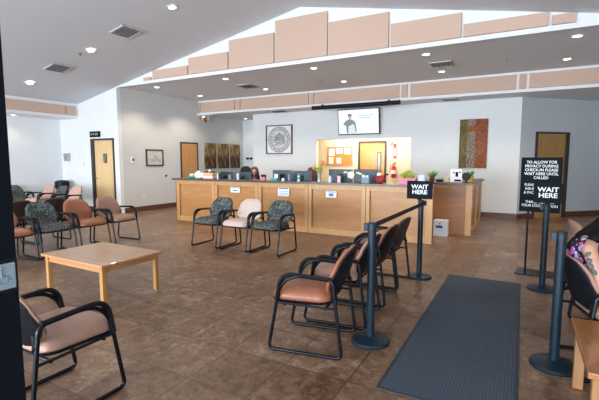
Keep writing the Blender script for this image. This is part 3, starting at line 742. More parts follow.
# bags of tissue/wipes
def lumpy(x, y, z, rx, ry, rz_, seed, n=3):
    bm = bmesh.new(); bmesh.ops.create_icosphere(bm, subdivisions=3, radius=1)
    rnd = random.Random(seed); ks = [Vector((rnd.uniform(-3, 3), rnd.uniform(-3, 3), rnd.uniform(-3, 3))) for _ in range(4)]
    for v in bm.verts:
        d = 1 + .12 * sum(math.sin(v.co.dot(k) * 2) for k in ks) / 2
        v.co = Vector((x + v.co.x * rx * d, y + v.co.y * ry * d, z + max(-.85, v.co.z * d) * rz_))
    zmin = min(v.co.z for v in bm.verts)
    for v in bm.verts: v.co.z += z - zmin
    return bm
t = thing('plastic_bag', 'crumpled white plastic bag with blue print on the left counter end', 'bag', (-7.22, YC, ZT))
link('bag', lumpy(0, 0, 0, .15, .11, .085, 3), plain('white_bag', (.72, .80, .86), .45, noise=.2, nscale=9), t, True)
link('bag_handle', lumpy(-.02, -.02, .10, .06, .05, .05, 8), 'paper', t, True)
t = thing('tissue_pack', 'small teal and white wipes pack beside the plastic bag', 'pack', (-7.50, YC, ZT))
link('pack', lumpy(0, 0, 0, .09, .08, .045, 5), 'teal', t, True); link('top_sheet', lumpy(.0, 0, .045, .05, .05, .04, 6), 'paper', t, True)
t = thing('supply_carton', 'peach printed carton with open top at the left of the counter', 'box', (-6.89, YC, ZT), R(6))
link('carton', B(-.14, .14, -.09, .09, 0, .15, bev=.004), 'peach_box', t); link('white_band', B(-.142, .142, -.092, .092, .03, .06), 'paper', t)
for x in (-.08, .07): link('dark_contents', B(x - .045, x + .045, -.06, .06, .15, .19), 'dark_brown_shell', t)
link('tissue', lumpy(0, 0, .14, .03, .03, .05, 2), 'paper', t, True)
def leafy(name, x, y, z, rpot, hpot, potmat, leafmat, n, L, lb, spread=1.0, cat='plant', seed=1, wide=.018):
    t = thing(name, lb, cat, (x, y, z)); rnd = random.Random(seed)
    link('pot', lathe([(0, 0), (rpot * .75, 0), (rpot, hpot), (rpot * .9, hpot), (rpot * .85, hpot * .85), (0, hpot * .85)], 20), potmat, t, True)
    bm = bmesh.new()
    for k in range(n):
        a = rnd.uniform(0, 6.28); e = rnd.uniform(.15, 1.0) * spread; l = L * rnd.uniform(.6, 1.1)
        pts = [Vector((rpot * .4 * math.cos(a), rpot * .4 * math.sin(a), hpot * .85))]
        for s in (.35, .7, 1): pts.append(Vector((math.cos(a) * (rpot * .4 + l * e * s), math.sin(a) * (rpot * .4 + l * e * s), hpot * .85 + l * (s - .35 * e * s * s))))
        side = Vector((-math.sin(a), math.cos(a), 0)); w_ = wide
        prof = [.25, 1, .8, .05]; vs = []
        for p, q in zip(pts, prof): vs.append((bm.verts.new(p + side * w_ * q), bm.verts.new(p - side * w_ * q + Vector((0, 0, .002)))))
        for A, C in zip(vs, vs[1:]): bm.faces.new((A[0], A[1], C[1], C[0]))
    o = link('leaves', bm, leafmat, t, True); md = o.modifiers.new('t', 'SOLIDIFY'); md.thickness = .002
    return t
leafy('potted_plant', -6.62, YC, ZT, .045, .07, 'grey_blue', 'green', 22, .18, 'small green plant at the left of the counter beside the peach carton', .5)
cup('bottle', -6.55, YC - .1, .022, .15, 'bottle', 'slim pale bottle before the leftmost monitor', 'bottle', .02)
cup('drinking_cup', -6.17, YC - .1, .036, .12, 'grey_blue', 'grey blue cup before the second monitor', 'cup')
cup('tumbler', -6.01, YC, .032, .15, 'bottle', 'pale tumbler nearest the left of the receptionist', 'cup')
t = thing('note_holder', 'black note holder with pink block next to the receptionist', 'note holder', (-5.27, YC, ZT)); link('holder', B(-.075, .05, 0, .04, 0, .13, bev=.004), 'black_plastic', t); link('pink_notes', B(-.05, .06, -.04, -.002, 0, .075, bev=.003), 'pink', t)
t = thing('teal_organizer', 'teal and white desk organizer left of the middle monitors', 'organizer', (-4.93, YC, ZT)); link('tray', B(-.09, .06, -.06, .05, 0, .06, bev=.006), 'teal', t); link('white_card', B(-.03, .06, -.02, -.01, .05, .15), 'paper', t); link('back_panel', B(-.09, -.0, .02, .04, .03, .17), 'navy', t)
cup('mug', -4.70, YC - .06, .035, .06, 'white_plastic', 'low white mug beside the teal organizer', 'mug'); cup('drinking_cup', -4.62, YC + .08, .036, .15, 'grey_blue', 'dark cup before the left middle monitor', 'cup')
t = cup('spray_bottle', -4.30, YC - .06, .034, .13, 'bottle', 'white bottle with green cap before the middle monitors', 'bottle', .03); link('cap', cyl(.02, .04), 'teal', t, True, loc=(0, 0, .13)); link('label', lathe([(.0345, .04), (.033, .09)], 20), 'teal', t, True)
# flower vase
t = thing('flower_vase', 'glass vase with yellow green stems and an orange flower on the counter', 'flower vase', (-3.83, YC, ZT))
link('vase', lathe([(0, 0), (.04, 0), (.036, .12), (.05, .2), (.046, .2), (.032, .12), (.034, .008), (0, .008)], 20), plain('vase_glass', (.35, .42, .36), .15, coat=.4), t, True)
bm = bmesh.new(); rnd = random.Random(4)
for k in range(9):
    a = rnd.uniform(0, 6.28); l = rnd.uniform(.26, .42); tube(bm, [(0, 0, .12), (.05 * math.cos(a), .05 * math.sin(a), l * .7), (.11 * math.cos(a), .08 * math.sin(a), l)], .004, seg=5)
link('stems', bm, 'green', t, True)
bm = bmesh.new()
for k in range(26):
    c = Vector((rnd.uniform(-.13, .05), rnd.uniform(-.08, .08), rnd.uniform(.24, .42))); tb = bmesh.new(); bmesh.ops.create_icosphere(tb, subdivisions=1, radius=1)
    merge(bm, tb, Matrix.Translation(c) @ Euler((rnd.uniform(0, 3), rnd.uniform(0, 3), 0)).to_matrix().to_4x4() @ Matrix.Diagonal((.035, .018, .006, 1)))
link('leaves', bm, 'lime', t, True)
bm = bmesh.new()
for k in range(12):
    tb = bmesh.new(); bmesh.ops.create_icosphere(tb, subdivisions=1, radius=1); a = k * 2.4
    merge(bm, tb, Matrix.Translation((.08 + .03 * math.cos(a), -.02 + .02 * math.sin(a * 1.7), .40 + .03 * math.sin(a))) @ Matrix.Diagonal((.03, .02, .03, 1)))
link('orange_flower', bm, 'orange_flower', t, True)
t = cup('bottle', -3.53, YC - .1, .036, .11, 'bottle', 'squat pale bottle right of the flower vase', 'bottle'); link('cap', cyl(.015, .03), 'white_plastic', t, True, loc=(0, 0, .11))
cup('jar', -3.42, YC + .05, .03, .14, 'red', 'narrow red jar behind the squat bottle', 'jar'); cup('tumbler', -3.33, YC - .08, .035, .14, 'bottle', 'pale tumbler before the monitor right of the vase', 'cup')
t = thing('brochure_stand', 'clear grey brochure stand before the right pair of monitors', 'stand', (-2.76, YC - .05, ZT)); link('pocket', B(-.09, .07, -.02, .03, 0, .12, bev=.004), 'grey_blue', t); link('leaflets', B(-.08, -.02, -.01, .02, .01, .17), 'bottle', t); link('leaflets', B(.0, .05, -.01, .02, .01, .16), 'bottle', t)
t = thing('crimson_bag', 'small crimson bag with black handle and white tissue on the counter', 'bag', (-2.48, YC, ZT)); link('bag', lumpy(0, 0, 0, .11, .08, .09, 12), 'crimson', t, True)
bm = bmesh.new(); tube(bm, fillet([(.05, 0, .08), (.10, 0, .17), (.15, 0, .19), (.16, 0, .17)], .03), .014, seg=8); link('handle', bm, 'black_plastic', t, True); link('tissue', lumpy(-.02, -.0, .12, .05, .05, .05, 14), 'paper', t, True)
# right end items
t = thing('flower_planter', 'long pink planter with bright green leaves near the right counter end', 'plant', (-1.93, YC + .02, ZT))
link('planter', prism([(-.15, 0), (.13, 0), (.165, .12), (-.185, .12)], -.09, .09), 'pink', t)
bm = bmesh.new(); rnd = random.Random(9)
for k in range(70):
    c = Vector((rnd.uniform(-.15, .13), rnd.uniform(-.08, .08), 0)); c.z = .11 + rnd.uniform(0, .16) * (1 - abs(c.x) * 3.5); tb = bmesh.new(); bmesh.ops.create_icosphere(tb, subdivisions=1, radius=1)
    merge(bm, tb, Matrix.Translation(c) @ Euler((rnd.uniform(0, 3), rnd.uniform(0, 3), 0)).to_matrix().to_4x4() @ Matrix.Diagonal((.035, .02, .006, 1)))
link('leaves', bm, 'lime', t, True)
bm = bmesh.new()
for k in range(8):
    x = rnd.uniform(-.12, .1); tube(bm, [(x, 0, .1), (x + rnd.uniform(-.03, .03), 0, .2)], .005, seg=5)
link('stems', bm, 'green', t)
t = thing('paper_stack', 'upright white paper holder between the planter and right counter corner', 'paper holder', (-1.67, YC, ZT)); link('papers', B(-.06, .06, -.03, .04, .02, .18, bev=.004), plain('bluish_paper', (.70, .76, .90), .6), t); link('base', B(-.07, .07, -.05, .05, 0, .02), 'white_plastic', t)
YW2 = 9.1
leafy('potted_plant', -1.72, YW2, ZT, .06, .07, 'crimson', 'green', 30, .2, 'dark green plant in a red pot where the counter wing begins', .8, seed=5)
cup('round_bowl', -1.56, YW2, .06, .05, 'dark_frame', 'dark round bowl on the counter wing left of the yellow jar', 'bowl', .085)
cup('candle_jar', -1.41, YW2, .06, .10, plain('pale_yellow', (.66, .62, .34), .5), 'pale yellow jar on the counter wing left of the white machine', 'jar')
t = thing('payment_machine', 'white boxy machine with dark buttons on the counter wing', 'machine', (-1.22, YW2 + .02, ZT))
link('housing', B(-.12, .12, -.08, .1, 0, .27, bev=.008), 'white_plastic', t)
bm = B(-.06, -.03, -.084, -.08, .19, .22); box(bm, -.01, .04, -.084, -.08, .12, .22); box(bm, .06, .09, -.084, -.08, .2, .23); box(bm, -.03, .1, -.084, -.08, .02, .06); link('buttons', bm, 'sign_black', t)
t = thing('desk_fan', 'black round desk fan beside the white machine', 'fan', (-1.015, YW2 - .08, ZT))
bm = lathe([(0, 0), (.07, 0), (.085, .02), (.07, .04), (0, .04)], 24); bmesh.ops.rotate(bm, verts=bm.verts, matrix=Matrix.Rotation(R(90), 3, 'X')); bmesh.ops.translate(bm, verts=bm.verts, vec=(0, 0, .13)); link('fan_head', bm, 'black_plastic', t, True)
link('stem', cyl(.012, .06), 'black_plastic', t, True); link('foot', cyl(.045, .01), 'black_plastic', t, True)
leafy('potted_plant', -.98, 9.36, ZT, .075, .13, 'yellow', 'green', 26, .15, 'small plant in a yellow pot at the right end of the counter wing', .6, seed=8, wide=.022)
# white carton on the floor
t = thing('floor_carton', 'white carton with dark blue label standing on the floor against the counter wing', 'box', (-1.43, 8.72, 0), R(3))
link('carton', B(-.14, .14, -.13, .13, 0, .32, bev=.004), 'box_white', t); link('blue_label', B(-.09, .04, -.133, -.13, .17, .22), plain('navy_print', (.02, .05, .22), .5), t)
bm = B(-.03, .0, -.133, -.13, .24, .28); link('small_mark', bm, 'grey_blue', t); link('lid_seam', B(-.005, .005, -.13, .13, .32, .322), 'paper', t)

# ------------------------------------------------------------------ waiting room chairs
def loop_pts(x): return fillet([(x, -.31, .0145), (x, -.195, .655), (x, .228, .632), (x, .305, .0145)], [.05, .25, .05, .05], True, 10)
def make_chair(mat, lb, gr, shell='black_plastic'):
    t = thing('guest_chair', lb, 'chair', (0, 0, 0), 0, gr)
    for x in (-.275, .275):
        bm = bmesh.new(); tube(bm, loop_pts(x), .014, closed=True, seg=10)
        sf = link('sled_frame', bm, 'black_metal', t, True)
        bm = bmesh.new()
        arm = fillet([(x, -.236, .43), (x, -.195, .662), (x, .215, .640)], [0, .25, 0], seg=12)
        n = len(arm); tube(bm, arm, [.0145 + .006 * math.sin(math.pi * min(1, .25 + k / n)) for k in range(n)], seg=10, flat=1.25)
        link('arm_pad', bm, 'black_plastic', sf, True)
    for y in (-.17, .17):
        bm = bmesh.new(); tube(bm, [(-.275, y, .40), (.275, y, .40)], .011, seg=8); link('cross_rail', bm, 'black_metal', t, True)
    for x in (-.27, .27):
        bm = bmesh.new(); tube(bm, [(x, -.25, .412), (x, .26, .405)], .010, seg=8); link('side_rail', bm, 'black_metal', t, True)
    link('seat', pad(rrect(.53, .50, .11, wt=.50), .085, .03, lambda c: Vector((c.x, c.y - .055, c.z + .440 - .05 * max(0, (-c.y - .16)) ** 1.0 + .10 * c.x ** 2)), p=6), mat, t, True)
    link('seat_shell', pad(rrect(.535, .505, .11, wt=.505), .012, .028, lambda c: Vector((c.x, c.y - .055, c.z + .425)), p=6), 'black_plastic', t, True)
    def fb(c, off=0):    # outline x,y -> x,z ; thickness -> -y
        z = c.y + .662; y = .175 + (z - .48) * .34 - c.z + off - .85 * c.x ** 2 + .035
        return Vector((c.x, y, z))
    br = link('backrest', pad(rrect(.53, .38, .15, wt=.48), .05, .012, lambda c: fb(c), p=6), mat, t, True)
    link('back_shell', pad(rrect(.525, .375, .15, wt=.475), .004, .02, lambda c: fb(c, .016), p=5), shell, t, True)
    for s in (-1, 1):
        bm = bmesh.new()
        tube(bm, fillet([(s * .275, .255, .50), (s * .21, .215, .545), (s * .18, .225, .60)], .03), .016, seg=8, flat=1.0)
        tube(bm, fillet([(s * .16, .12, .41), (s * .16, .19, .43), (s * .17, .215, .56)], .04), .011, seg=8)
        link('back_bracket', bm, 'black_plastic', t, True)
    return t
protos = {}
def chair(kind, x, y, facing, lb, gr, shell='black_plastic'):
    """facing: angle of the chair's front, degrees; 0 = -Y, 90 = +X, 180 = +Y, 270 = -X"""
    key = (kind, shell)
    if key not in protos:
        protos[key] = t = make_chair(kind, lb, gr, shell); t.location = (x, y, 0); t.rotation_euler.z = R(facing)
    else: dup(protos[key], (x, y, 0), R(facing), lb, gr)
g = 'three chairs before the counter'
chair('pattern', -4.95, 5.73, 1, 'teal patterned chair with black sled frame, left of the pale pink one before the counter', g)
chair('vinyl_pale', -4.30, 5.74, 0, 'pale pink chair between two teal patterned chairs before the counter', g)
chair('pattern', -3.67, 5.75, -1, 'teal patterned chair on the right of the pale pink one before the counter', g)
g = 'row of chairs along the mat facing left'
chair('vinyl_orange', -1.515, 3.02, 280, 'rust vinyl chair nearest the camera in the row beside the mat', g)
chair('vinyl_tan', -1.52, 3.68, 275, 'tan chair second from the camera in the row beside the mat', g)
chair('vinyl_orange', -1.53, 4.34, 273, 'rust vinyl chair third from the camera in the row beside the mat', g)
chair('vinyl_brown', -1.55, 5.0, 270, 'dark brown chair farthest from the camera in the row beside the mat', g, 'dark_brown_shell')
g = 'row of chairs behind the coffee table'
chair('vinyl_mauve', -6.80, 5.06, 92, 'dusty mauve chair at the far right end of the row behind the coffee table', g)
chair('vinyl_orange', -6.80, 4.43, 90, 'rust vinyl chair between the mauve and patterned chairs behind the coffee table', g)
chair('pattern', -6.80, 3.80, 88, 'teal patterned chair in the row directly behind the coffee table', g)
chair('vinyl_orange', -6.80, 3.17, 90, 'rust vinyl chair partly hidden by the dark entry post', g)
g = 'chairs seen from behind, back to back with the front row'
chair('vinyl_brown', -8.02, 4.44, 270, 'dark chair seen from behind, right one of the two behind the patterned chair', g, 'dark_brown_shell')
chair('vinyl_brown', -8.02, 3.83, 270, 'dark chair seen from behind, left one next to the entry post', g, 'dark_brown_shell')
g = 'chairs in the far left corner'
chair('pattern', -12.35, 6.12, 90, 'patterned chair against the recessed left wall facing right', g)
chair('vinyl_pink', -11.72, 6.35, 0, 'pink chair left of the patterned one in the far left corner', g)
chair('pattern', -11.10, 6.35, 0, 'patterned chair between two pink chairs in the far left corner', g)
chair('vinyl_pink', -10.47, 6.35, 0, 'pink chair nearest the pale door in the far left corner', g)
chair('vinyl_tan', -2.61, 1.44, 180, 'large tan chair in the left foreground beside the entry post facing the counter', 'chair in the left foreground')
g = 'chairs along the right edge'
chair('vinyl_tan', .64, 3.68, 105, 'black backed chair that the woman in the floral dress sits on', g)
chair('vinyl_tan', .80, 4.42, 98, 'empty chair just beyond the seated woman at the right edge', g)
chair('vinyl_tan', .87, 5.75, 96, 'tan backed chair farthest along the right edge, near the signs', g, 'vinyl_tan')

# waste bin in the corner
t = thing('waste_bin', 'black waste bin with wide rounded lid in the far left corner', 'bin', (-12.44, 7.42, 0)); t.scale = (.88, .88, .99)
link('body', lathe([(0, 0), (.15, 0), (.17, .1), (.19, .68), (0, .68)], 24), 'black_plastic', t, True)
link('lid', lathe([(.19, .68), (.22, .70), (.235, .84), (.22, .92), (.12, .95), (0, .955)], 24), 'black_plastic', t, True)

# ------------------------------------------------------------------ tables
t = thing('coffee_table', 'low square light maple coffee table in front of the left chair row', 'table', (-4.325, 3.01, 0), R(-1))
link('tabletop', B(-.57, .57, -.40, .40, .44, .47, bev=.006), 'table_wood', t)
for s in (-1, 1):
    link('apron', B(-.48, .48, s * .345 - .011, s * .345 + .011, .375, .44), 'table_wood', t); link('apron', B(s * .505 - .011, s * .505 + .011, -.32, .32, .375, .44), 'table_wood', t)
for sx in (-1, 1):
    for sy in (-1, 1):
        l = link('leg', B(sx * .505 - .026, sx * .505 + .026, sy * .345 - .026, sy * .345 + .026, .012, .44, bev=.004), wood('leg_wood', (.38, .18, .06), (.48, .25, .09), (14, 14, 1.5), .3, .4) if (sx, sy) == (-1, -1) else bpy.data.materials['leg_wood'], t)
        link('foot_glide', lathe([(0, 0), (.018, 0), (.018, .012), (0, .012)], 14), 'steel', l, True, loc=(sx * .505, sy * .345, 0))
t = thing('side_table', 'low orange brown wooden table cut off at the lower right corner', 'table', (.80, 2.885, 0))
link('tabletop', B(-.455, .455, -.425, .425, .435, .47, bev=.006), 'side_wood', t)
for s in (-1, 1):
    link('apron', B(-.37, .37, s * .37 - .011, s * .37 + .011, .36, .435), 'side_wood', t); link('apron', B(s * .40 - .011, s * .40 + .011, -.335, .335, .36, .435), 'side_wood', t)
for sx in (-1, 1):
    for sy in (-1, 1): link('leg', B(sx * .40 - .03, sx * .40 + .03, sy * .365 - .03, sy * .365 + .03, 0, .435, bev=.004), wood('side_leg_wood', (.30, .14, .06), (.38, .19, .085), (14, 14, 1.5), .3) if (sx, sy) == (-1, -1) else bpy.data.materials['side_leg_wood'], t)

# ------------------------------------------------------------------ mat
t = thing('entrance_mat', 'long dark blue grey ribbed entrance mat lying on the tiles', 'mat', (-.385, 4.145, 0))
link('pile', B(-.405, .405, -1.55, 1.55, .0, .008), 'mat', t)
bm = bmesh.new()
for a in ((-.43, -.405, -1.575, 1.575), (.405, .43, -1.575, 1.575), (-.405, .405, -1.575, -1.55), (-.405, .405, 1.55, 1.575)): box(bm, *a, 0, .007)
link('rubber_border', bm, plain('mat_border', (.03, .037, .05), .7), t)

# ------------------------------------------------------------------ stanchions
def stanchion(x, y, rz, lb, sign=None, belt=False):
    t = thing('queue_stanchion', lb, 'stanchion', (x, y, 0), rz, 'queue stanchions')
    link('base', lathe([(0, 0), (.163, 0), (.166, .012), (.155, .028), (.06, .045), (.042, .055), (0, .055)], 40), 'post_blue', t, True)
    link('pole', lathe([(0, .05), (.034, .05), (.034, .97), (0, .97)], 24), 'post_blue', t, True)
    link('cap', lathe([(0, .97), (.036, .97), (.037, 1.03), (.03, 1.04), (0, 1.04)], 24), 'post_blue', t, True)
    link('belt_cassette', B(-.068, -.03, -.022, .022, .965, 1.03, bev=.004), 'post_blue', t)
    if belt:
        link('belt', B(-.0015, .0015, .035, 2.13, .985, 1.03), 'belt', t)
    return t
def wait_sign(x, y, z, lb, rz=0, w=.31, h=.22, stem=.05):
    s = thing('wait_here_sign', lb, 'sign', (x, y, z), rz, 'wait here signs')
    link('panel', B(-w / 2, w / 2, -.006, .006, 0, h), 'sign_black', s)
    bm = bmesh.new()
    for a in ((-w / 2 - .008, -w / 2 + .006, -.008, h + .008), (w / 2 - .006, w / 2 + .008, -.008, h + .008), (-w / 2, w / 2, -.008, .006), (-w / 2, w / 2, h - .006, h + .008)): box(bm, a[0], a[1], -.009, .009, a[2], a[3])
    link('frame', bm, 'sign_black', s)
    text('WAIT\nHERE', h * .35, 'sign_text', s, (0, -.008, h * .52), FRONT, bold=.02, sx=1.08, sp=.9)
    link('mounting_stem', lathe([(0, -stem), (.03, -stem), (.03, -stem + .01), (.01, -stem + .02), (.01, -.006), (0, -.006)], 14), 'black_metal', s, True)
    return s
stanchion(-1.085, 3.24, 0, 'dark stanchion in front of the rust chairs with a belt running back', belt=True)
stanchion(-1.15, 5.41, R(180), 'dark stanchion at the far left of the mat under a wait here sign')
stanchion(.275, 3.51, 0, 'dark stanchion nearest the orange table on the right of the mat')
stanchion(.27, 5.60, 0, 'dark stanchion right of the mat in front of the large privacy sign')
wait_sign(-1.17, 5.40, 1.065 - .005, 'wait here sign on the stanchion left of the mat before the counter', R(3), stem=.02)
wait_sign(.275, 5.60, 1.06, 'wait here sign in front of the larger privacy sign', R(-3), .28, .22, stem=.02)

# large privacy sign
t = thing('privacy_sign', 'large black floor standing privacy sign with white capital lettering', 'sign', (.22, 6.35, 0), R(-7))
link('panel', B(-.225, .225, -.008, .008, .87, 1.58), 'sign_black', t)
bm = bmesh.new()
for a in ((-.24, -.22, .855, 1.595), (.22, .24, .855, 1.595), (-.22, .22, .855, .875), (-.22, .22, 1.575, 1.595)): box(bm, a[0], a[1], -.013, .013, a[2], a[3])
link('frame', bm, 'sign_black', t)
text('TO ALLOW FOR\nPRIVACY DURING\nCHECK-IN PLEASE\nWAIT HERE UNTIL\nCALLED', .052, 'sign_text', t, (0, -.0095, 1.425), FRONT, bold=.012, sp=1.0, sx=.92)
text('PLEASE HAVE YOUR\nINSURANCE CARD\n& PHOTO ID READY', .048, 'sign_text', t, (0, -.0095, 1.17), FRONT, bold=.012, sp=1.1, sx=.88)
text('THANK YOU FOR\nYOUR COOPERATION', .048, 'sign_text', t, (0, -.0095, .965), FRONT, bold=.012, sp=1.0, sx=.88)
bm = bmesh.new(); tube(bm, [(-.13, .02, .01), (-.13, .02, 1.0)], .013, seg=12); link('pole', bm, 'black_metal', t, True)
link('base_plate', B(-.24, .24, -.17, .19, 0, .012, bev=.004), 'black_metal', t)

# ------------------------------------------------------------------ people
def head(face_dir, c, hairmat, name, s=1.0): pass
# receptionist, seated behind the counter, facing the camera side
p = thing('person', 'seated receptionist with long dark brown hair behind the counter, head bowed', 'person', (-6.17, 8.78, 0), R(28))
def P(lst, ells=(), **k): return capsules(lst, ells, **k)
caps = [((0, 0, .50), .15, (0, .02, .72), .12), ((0, .02, .72), .12, (0, 0, .95), .13), ((0, 0, .98), .09, (0, -.01, 1.10), .05), ((0, -.01, 1.08), .048, (0, -.03, 1.18), .048),
        ((-.16, 0, .98), .055, (.16, 0, .98), .055), ((-.17, 0, .98), .05, (-.22, -.04, .74), .04), ((-.22, -.04, .74), .038, (-.14, -.24, .79), .03), ((.17, 0, .98), .05, (.22, -.04, .74), .04), ((.22, -.04, .74), .038, (.14, -.24, .79), .03),
        ((-.09, -.02, .50), .08, (-.11, -.40, .49), .06), ((.09, -.02, .50), .08, (.11, -.40, .49), .06), ((-.11, -.40, .48), .055, (-.11, -.40, .10), .035), ((.11, -.40, .48), .055, (.11, -.40, .10), .035), ((-.11, -.38, .05), .035, (-.11, -.52, .04), .03), ((.11, -.38, .05), .035, (.11, -.52, .04), .03)]
for s in (-1, 1):
    hx = s * .14
    caps.append(((hx, -.24, .79), .028, (hx - s * .01, -.31, .785), .03))
    for k, (dx, l) in enumerate(((-.025, .065), (-.008, .075), (.01, .07), (.026, .055))): caps.append(((hx + dx, -.32, .785), .009, (hx + dx * 1.2, -.32 - l, .775), .0075))
    caps.append(((hx - s * .03, -.28, .785), .010, (hx - s * .055, -.33, .778), .009))
ells = [((0, -.04, 1.26), (.072, .085, .105), (R(12), 0, 0)), ((0, -.127, 1.25), (.012, .02, .018), (0, 0, 0)), ((0, -.118, 1.215), (.025, .012, .008), (0, 0, 0)), ((0, -.105, 1.18), (.03, .025, .02), (0, 0, 0)), ((-.073, -.03, 1.25), (.01, .02, .03), (0, 0, 0)), ((.073, -.03, 1.25), (.01, .02, .03), (0, 0, 0))]
link('body', P(caps, ells, voxel=.009, smooth=2), plain('light_skin', (.62, .33, .24), .5, noise=.03), p, True)
for s in (-1, 1): link('eye', lumpy(s * .028, -.112, 1.262, .012, .008, .006, 1), 'hair_black', p, True)
link('hair', P([((-.06, .0, 1.30), .045, (-.095, .01, 1.04), .05), ((.06, .0, 1.30), .045, (.10, .01, 1.04), .05), ((-.04, .03, 1.3), .06, (-.04, .05, 1.02), .06), ((.04, .03, 1.3), .06, (.04, .05, 1.02), .06)], [((0, -.012, 1.315), (.096, .105, .078), (0, 0, 0)), ((-.078, -.07, 1.22), (.028, .05, .11), (0, 0, 0)), ((.078, -.07, 1.22), (.028, .05, .11), (0, 0, 0))], voxel=.010), 'hair_brown', p, True)
link('sweater', P([((0, 0, .55), .16, (0, .02, .72), .135), ((0, .02, .72), .135, (0, 0, .93), .142), ((-.16, 0, .98), .066, (.16, 0, .98), .066), ((-.17, 0, .98), .062, (-.22, -.04, .74), .052), ((-.22, -.04, .74), .05, (-.155, -.2, .78), .042), ((.17, 0, .98), .062, (.22, -.04, .74), .052), ((.22, -.04, .74), .05, (.155, -.2, .78), .042)], voxel=.014), plain('maroon_knit', (.10, .02, .02), .8, noise=.2), p, True)
office_chair(-6.19, 9.0, R(28), 'black_plastic', 1.0, 'black office chair under the receptionist')

# woman in floral dress at the right edge, facing away to the right
q = thing('person', 'woman in black floral dress with long black hair seated at the right edge', 'person', (.605, 3.71, 0), R(15)); q.scale = (.93, .93, .93)
caps = [((0, 0, .56), .15, (-.08, 0, .78), .125), ((-.08, 0, .78), .125, (-.16, 0, .97), .125), ((-.16, 0, .97), .09, (-.10, 0, 1.11), .052), ((-.10, 0, 1.09), .05, (.02, 0, 1.18), .05),
        ((-.20, -.13, 1.00), .055, (-.16, .15, 1.02), .055),
        ((-.22, -.16, .99), .050, (-.165, -.285, .735), .042), ((-.165, -.285, .735), .04, (.02, -.275, .70), .028),
        ((-.16, .17, 1.01), .050, (-.10, .25, .74), .042), ((-.10, .25, .74), .04, (.13, .24, .70), .028),
        ((.0, -.09, .55), .085, (.40, -.11, .54), .065), ((.0, .09, .55), .085, (.40, .11, .54), .065), ((.40, -.11, .53), .058, (.43, -.11, .10), .036), ((.40, .11, .53), .058, (.43, .11, .10), .036), ((.42, -.11, .045), .036, (.57, -.12, .04), .028), ((.42, .11, .045), .036, (.57, .12, .04), .028)]
for hx, hy in ((.02, -.275), (.13, .24)):
    sg = 1 if hy < 0 else -1
    caps.append(((hx, hy, .70), .026, (hx + .075, hy, .70), .029))
    for dy, l in ((-.027, .055), (-.009, .07), (.009, .075), (.027, .062)):
        caps.append(((hx + .09, hy + dy, .70), .009, (hx + .09 + l * .6, hy + dy * 1.15, .695), .0085)); caps.append(((hx + .09 + l * .6, hy + dy * 1.15, .695), .0085, (hx + .09 + l, hy + dy * 1.15, .672), .0075))
    caps.append(((hx + .03, hy + sg * .028, .695), .011, (hx + .075, hy + sg * .056, .685), .009))
ells = [((.08, 0, 1.26), (.095, .075, .115), (0, R(8), 0)), ((.175, 0, 1.245), (.022, .013, .018), (0, 0, 0)), ((.165, 0, 1.205), (.012, .026, .009), (0, 0, 0)), ((.15, 0, 1.165), (.025, .03, .02), (0, 0, 0)), ((.07, -.076, 1.25), (.02, .01, .03), (0, 0, 0)), ((.07, .076, 1.25), (.02, .01, .03), (0, 0, 0))]
bd = link('body', P(caps, ells, voxel=.010, smooth=2), 'skin', q, True)
for s in (-1, 1): link('eye', lumpy(.160, s * .03, 1.265, .008, .012, .006, 1), 'hair_black', q, True)
link('hair', P([((.07, .0, 1.27), .08, (-.07, .0, 1.15), .075), ((-.07, .0, 1.15), .07, (-.20, .02, 1.045), .06), ((-.20, .02, 1.045), .055, (-.29, .03, .97), .03), ((.03, .04, 1.24), .06, (-.20, .10, 1.00), .05), ((.03, -.05, 1.22), .045, (-.16, -.09, 1.06), .045)], [((.075, 0, 1.29), (.105, .09, .10), (0, 0, 0))], voxel=.012), 'hair_black', q, True)
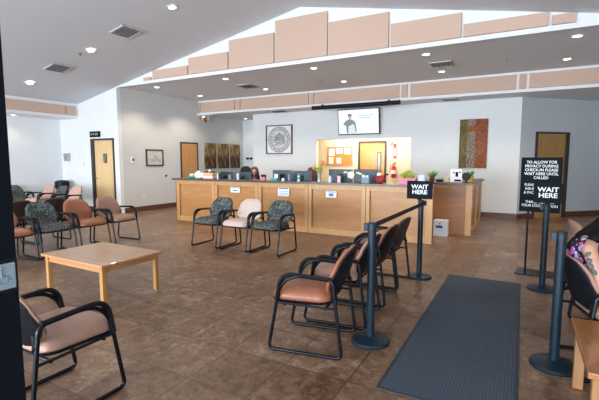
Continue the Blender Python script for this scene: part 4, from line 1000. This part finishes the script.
link('dress', P([((.0, 0, .55), .168, (-.08, 0, .78), .142), ((-.08, 0, .78), .142, (-.16, 0, .95), .142), ((-.20, -.115, .985), .070, (-.16, .14, 1.01), .070), ((.0, -.09, .55), .10, (.44, -.11, .54), .085), ((.0, .09, .55), .10, (.44, .11, .54), .085), ((.0, 0, .55), .12, (.44, 0, .53), .09)], voxel=.012), 'floral', q, True)
tm = plain('tattoo_ink', (.11, .12, .12), .6, noise=.5, nscale=60)
for k in range(4):
    pnt = Vector((-.22, -.16, .99)).lerp(Vector((-.165, -.285, .735)), .12 + k * .16)
    tb = bmesh.new(); bmesh.ops.create_icosphere(tb, subdivisions=2, radius=1); bm = bmesh.new(); merge(bm, tb, Matrix.Translation(pnt + Vector((-.03, -.026, .0))) @ Euler((.5, .6, k)).to_matrix().to_4x4() @ Matrix.Diagonal((.016, .024, .030, 1)))
    link('tattoo', bm, tm, q, True)

# ------------------------------------------------------------------ lights
def area(loc, rot, sx, sy, e, col, nm='daylight'):
    l = bpy.data.lights.new(nm, 'AREA'); l.shape = 'RECTANGLE'; l.size = sx; l.size_y = sy; l.energy = e; l.color = col
    o = bpy.data.objects.new(nm, l); COL.objects.link(o); o.location = loc; o.rotation_euler = rot; return o
for a, c in wins: area(((a + c) / 2, YB + .02, 1.45), (R(90), 0, 0), 2.5, 2.5, 470, (.82, .91, 1.0))
# office panel light
t = thing('office_ceiling_light', 'bright ceiling light panel in the back office', 'ceiling light', (-4.6, 12.75, 2.7))
link('frame', B(-.65, .65, -.34, .34, -.03, 0), 'alu', t); link('diffuser', B(-.6, .6, -.3, .3, -.036, -.03), plain('diffuser', (1, 1, 1), .5, emit=(1, .86, .62), es=2.5), t)
area((-4.6, 12.75, 2.655), (0, 0, 0), 2.4, .6, 85, (1, .80, .55), 'office_lamp')

w = bpy.data.worlds.new('world'); scn.world = w; w.use_nodes = True
bg = w.node_tree.nodes['Background']; bg.inputs[0].default_value = (.72, .85, 1, 1); bg.inputs[1].default_value = 2.0
scn.view_settings.view_transform = 'Standard'; scn.view_settings.look = 'None'; scn.view_settings.gamma = 1; scn.view_settings.use_curve_mapping = False
scn.view_settings.exposure = -0.05
